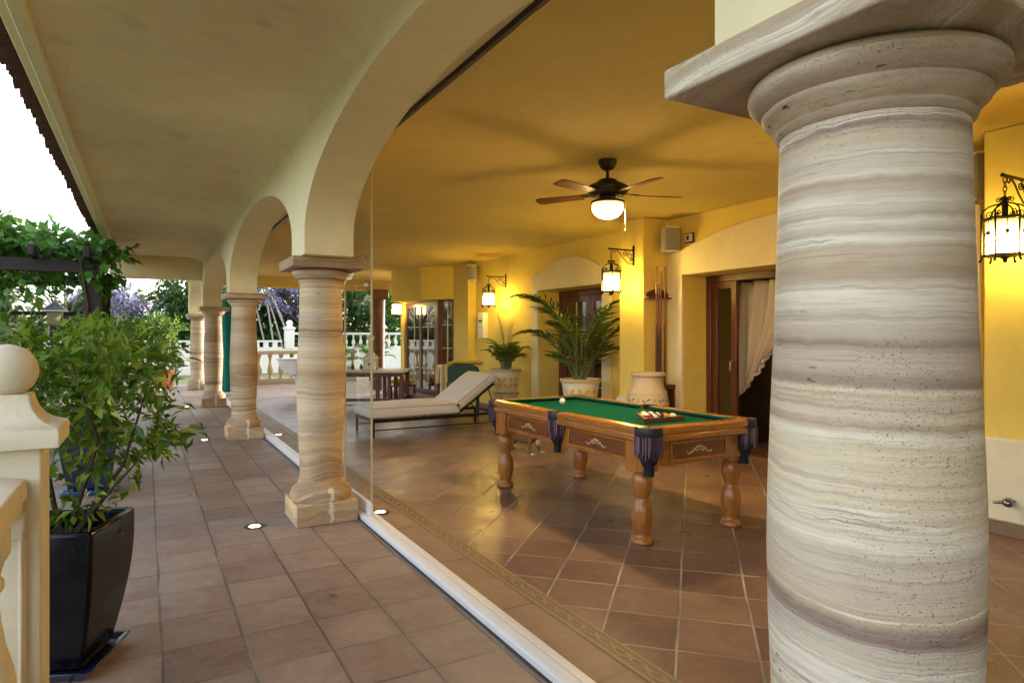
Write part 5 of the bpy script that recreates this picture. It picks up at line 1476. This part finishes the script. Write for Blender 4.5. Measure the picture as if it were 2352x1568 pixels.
for k in range(40): mb.box(-8.9 + k * .34, -8.72 + k * .34, -.10, .10, .971, 1.169)
mb.build('parapet_blocks', M['white'], gwall)
wb = thing('balustrade', 'white balustrade on top of the far garden wall', 'balustrade', (5.0, 27, .902))
MB().square([(.17, 0), (.17, .76), (.21, .78), (.21, .84), (.13, .88), (.08, .92)]).build('newel_post', M['white'], wb, bevel=.01)
MB().sphere((0, 0, 1.02), .125, 20, 12).build('ball_finial', M['white'], wb, smooth=80)
MB().box(.18, 14, -.11, .11, .56, .65).build('handrail', M['white'], wb, bevel=.01)
MB().box(.18, 14, -.10, .10, 0, .07).build('base_rail', M['white'], wb, bevel=.01)
bp2 = [(r_ * .95, .07 + (z - .131) * .66) for r_, z in bprof]
for k in range(44): MB().lathe(bp2, 10, (.42 + k * .31, 0, 0)).build('baluster', M['white'], wb, smooth=45)

po = thing('timber_post', 'thick reddish brown timber post under the far edge of the porch roof', 'post', (5.33, 16.6, 0))
MB().lathe([(.15, 0), (.155, .3), (.165, 1.4), (.175, 2.2), (.18, 2.36)], 14).build('post_shaft', M['rustic'], po, smooth=35)
MB().box(-.22, .22, -.2, .2, 2.362, 2.618).build('bracket_block', M['rustic'], po, bevel=.02)

ff = np.array([math.sin(YAW), math.cos(YAW)]); rr_ = np.array([math.cos(YAW), -math.sin(YAW)])
dt = thing('dining_table', 'long dining table with pale stone top and dark wooden trestle legs', 'table', (4.65, 12.72, 0), -YAW)
MB().box(-1.95, 0, 0, .92, .645, .70).build('tabletop', M['marble'], dt, bevel=.012)
MB().box(-1.9, -.05, .04, .07, .56, .644).box(-1.9, -.05, .85, .88, .56, .644).build('apron', M['mahogany'], dt)
for x in (-.12, -.38, -.62, -1.75):
    for y in (.05, .80): MB().box(x, x + .075, y, y + .075, 0, .559).build('leg', M['mahogany'], dt, bevel=.006)
MB().box(-1.7, -.04, .065, .11, .05, .11).box(-.10, -.06, .125, .80, .05, .11).build('stretcher', M['mahogany'], dt)
tl = thing('table_lantern', 'white house shaped lantern box on the stone table', 'lantern', tuple(np.append(np.array([4.65, 12.72]) - rr_ * .78 + ff * .35, .70)), -YAW)
MB().box(-.14, .14, -.12, .12, 0, .20).build('box_body', M['white'], tl, bevel=.01)
MB().box(-.03, .01, -.122, -.118, .09, .13).build('opening', M['darkplastic'], tl)
MB().square([(.17, .201), (.17, .225), (.05, .36), (.045, .45), (.05, .62), (.075, .66), (.06, .70)]).build('lantern_roof', M['white'], tl, bevel=.01)
for k, (dx, dy, lb, h_) in enumerate(((-1.15, .3, 'dark bottle standing on the stone table left of the white lantern', .11), (-1.28, .45, 'small steel jar on the far left of the stone table', .09), (-1.02, .5, 'small dark jar behind the bottle on the stone table', .10))):
    l_ = np.array([4.65, 12.72]) + rr_ * dx + ff * dy
    MBo = MB().lathe([(.035, 0), (.037, .01), (.037, h_ * .6), (.018, h_ * .8), (.016, h_), (.02, h_ + .004)], 16).build('table_jar', M['darkplastic'] if k != 1 else M['steel'], smooth=40)
    MBo.location = (l_[0], l_[1], .701); tag(MBo, lb, 'jar', 'small jars on the stone table')
cu_ = thing('seat_cushion', 'yellow cushion lying on a low stool behind the dining table', 'cushion', (5.02, 13.9, .32), R(20))
MB().sphere((0, 0, .07), .3, 20, 10, (1, .85, .26)).build('cushion_pad', M['towelY'], cu_, smooth=80)
so = thing('stool', 'low wooden stool under the yellow cushion', 'stool', (5.02, 13.9, 0), R(20))
MB().box(-.25, .25, -.2, .2, .27, .32).build('seat', M['mahogany'], so, bevel=.008)
for sx in (-.23, .18):
    for sy in (-.18, .13): MB().box(sx, sx + .05, sy, sy + .05, 0, .269).build('leg', M['mahogany'], so)

bq = thing('barbecue', 'stainless steel barbecue with wedge shaped firebox behind the second column', 'barbecue', (3.02, 15.7, 0), R(-29))
MB().prism([(-.30, .86), (.55, .86), (.55, .55), (.02, .50), (-.24, .66)], -.28, .28, 'xz').build('firebox', M['steel'], bq, bevel=.012)
MB().box(-.32, .57, -.30, .30, .861, .885).build('rim', M['steel'], bq, bevel=.006)
MB().box(.25, .35, -.05, .05, .886, .95).build('cap', M['towelY'], bq, bevel=.01)
MB().prism([(.05, .5), (.5, .5), (.42, .03), (.14, .03)], -.22, .22, 'xz').build('stand', M['steel'], bq, bevel=.01)
MB().box(.08, .48, -.26, .26, 0, .03).build('base', M['steel'], bq)
ts = thing('canvas_screen', 'tall teal canvas screen hanging between the third and fourth columns', 'screen', (1.80, 16.9, 0), R(-30))
def cvs(u, v): return ((u - .5) * .62, .03 * math.sin(u * 14 + v), .06 + 2.42 * v)
cs = MB().grid(cvs, 24, 12).build('canvas', M['teal'], ts, smooth=80)
sm = cs.modifiers.new('solid', 'SOLIDIFY'); sm.thickness = .008
MB().tube([(-.25, 0, 2.49), (.25, 0, 2.49)], .018, 8).tube([(0, 0, 2.49), (0, 0, 2.62)], .008, 6).build('rail', M['alu'], ts)
MB().box(-.26, .26, -.06, .06, 0, .06).build('base_bar', M['steel'], ts)
for (x, y, h_, lb) in ((6.3, 20.2, 1.0, 'young palm in the sunlit court beyond the bay'), (4.9, 18.9, .9, 'leafy palm right behind the timber post')):
    yp = thing('court_palm', lb, 'palm', (x, y, 0), 0, 'palms in the court')
    MB().lathe([(.13, -.05), (.11, .2), (.10, h_ * .62), (.06, h_ * .7)], 12).build('trunk', M['bark'], yp, smooth=50)
    fr = [((0, 0, h_ * .62), k * 2.4, R(random.uniform(25, 75)), random.uniform(.7, 1.0), random.uniform(1.2, 1.9), 18, .20, .4) for k in range(15)]
    palm_crown(fr, M['vine'], yp, .03)

# hedges and trees beyond
def hedge(label, x0, x1, y, h_, d, n, mat, leaf=.22, z0=-.05):
    hd = thing('hedge', label, 'hedge', ((x0 + x1) / 2, y, z0), 0, 'hedges beyond the garden wall')
    bl = []; m = max(2, int((x1 - x0) / 1.6))
    for k in range(m):
        for lv in range(3):
            bl.append((((x0 - x1) / 2 + (k + .5) * (x1 - x0) / m + random.uniform(-.2, .2), random.uniform(-.2, .2), h_ * (.22 + .3 * lv) + random.uniform(-.15, .15)), (1.05, d, h_ * .24)))
    crown('foliage', bl, n, leaf, leaf * .5, mat, hd, .2, .45, 6)
    mb = MB()
    for k in range(m): mb.tube([((x0 - x1) / 2 + (k + .5) * (x1 - x0) / m, 0, -.1), ((x0 - x1) / 2 + (k + .5) * (x1 - x0) / m, 0, h_ * .8)], [.08, .03], 5)
    mb.build('stems', M['bark'], hd)
hedge('tall dark green hedge behind the white wall across the view', 0.5, 10.0, 31, 3.7, 1.1, 11000, M['hedge'], .32)
hedge('bright green hedge behind the white balustrade at the right', 10.0, 20.0, 30.0, 3.6, 1.1, 9000, M['vine'], .28)
hedge('low dark hedge behind the wall at the left', -9.0, 0.5, 31, 1.9, 1.0, 7000, M['hedge'], .3)
hedge('leafy hedge filling the garden left of the gallery', -12, -2.2, 16.5, 2.9, 1.2, 7500, M['hedge'], .22)
def tree(name, label, loc, trunk_h, blobs, n, leaf, mat, bark, group, tr=.14, lw=.5, kcl=7):
    t_ = thing(name, label, 'tree', loc, 0, group)
    mb = MB()
    mb.tube([(0, 0, -.05), (random.uniform(-.1, .1), 0, trunk_h * .5), (random.uniform(-.2, .2), 0, trunk_h)], [tr, tr * .8, tr * .6], 8)
    tk = mb.build('trunk', M[bark], t_, smooth=60)
    branches('limbs', (0, 0, trunk_h * .7), [tuple(Vector(b[0]) + Vector((random.uniform(-.5, .5), random.uniform(-.5, .5), random.uniform(-.2, .6)))) for b in blobs for _ in (0, 1)], tr * .5, M[bark], t_)
    crown('crown', blobs, n, leaf, leaf * lw, M[mat], t_, .15, .2, kcl)
def blobs(n, c, s_, r_):
    return [((c[0] + random.uniform(-1, 1) * s_[0], c[1] + random.uniform(-1, 1) * s_[1], c[2] + random.uniform(-1, 1) * s_[2]), (r_ * random.uniform(.6, 1.2), r_, r_ * random.uniform(.4, .8))) for _ in range(n)]
JG = 'jacaranda trees beyond the wall'
tree('jacaranda_tree', 'purple flowering jacaranda between the third column and the barbecue', (6.3, 29.4, 0), 2.2, blobs(9, (-.7, 0, 3.25), (1.5, .5, .65), .65), 2600, .17, 'jaca', 'bark', JG, .09)
tree('jacaranda_tree', 'purple jacaranda seen through the open gallery end', (0.4, 36, 0), 2.0, blobs(8, (0, 0, 3.0), (2.2, 1, .7), .9), 1700, .22, 'jaca', 'bark', JG)
tree('jacaranda_tree', 'loose jacaranda at the left of the gallery opening', (-3.4, 38, 0), 2.8, blobs(8, (0, 0, 4.2), (2.2, 1, 1.2), 1.0), 800, .24, 'jaca', 'bark', JG, .08)
for bx, by, lean, lb in ((5.55, 28.4, -1.15, 'pale thin tree trunk leaning left beside the white ball post'), (5.2, 28.6, -.95, 'second pale thin trunk leaning left before the dark hedge'), (4.75, 28.5, -.5, 'palest thin upright trunk before the dark hedge'), (4.5, 28.8, -.75, 'thin pale trunk farthest from the white ball post')):
    t_ = thing('birch_tree', lb, 'tree', (bx, by, 0), 0, 'pale stemmed trees')
    MB().tube([(0, 0, -.05), (lean * .25, 0, 1.2), (lean * .6, 0, 2.4), (lean * 1.15, 0, 3.7)], [.045, .038, .03, .012], 7).build('trunk', M['palebark'], t_, smooth=60)
    MB().tube([(lean * .4, 0, 1.7), (lean * .75 + .1, .1, 2.5), (lean * .8, .1, 3.3)], [.022, .016, .006], 5).build('limb', M['palebark'], t_, smooth=60)
    crown('crown', [((lean * 1.1, 0, 3.7), (.5, .4, .35))], 160, .12, .06, M['hedge'], t_, .2, .2, 4)
for x, y, h_, lb in ((-8, 40, 2.2, 'dark evergreen far left behind the garden wall'), (-1.6, 44, 2.2, 'dark evergreen beyond the end of the gallery'), (3.0, 46, 3.2, 'dark evergreen beyond the jacarandas'), (13, 38, 4.2, 'broad evergreen behind the bright hedge'), (18, 36, 4.0, 'broad evergreen at the far right behind the hedge')):
    tree('evergreen_tree', lb, (x, y, 0), h_ * .6, blobs(8, (0, 0, h_), (2.0, 1.2, .9), 1.4), 3000, .4, 'hedge', 'bark', 'evergreens beyond the wall', .16)
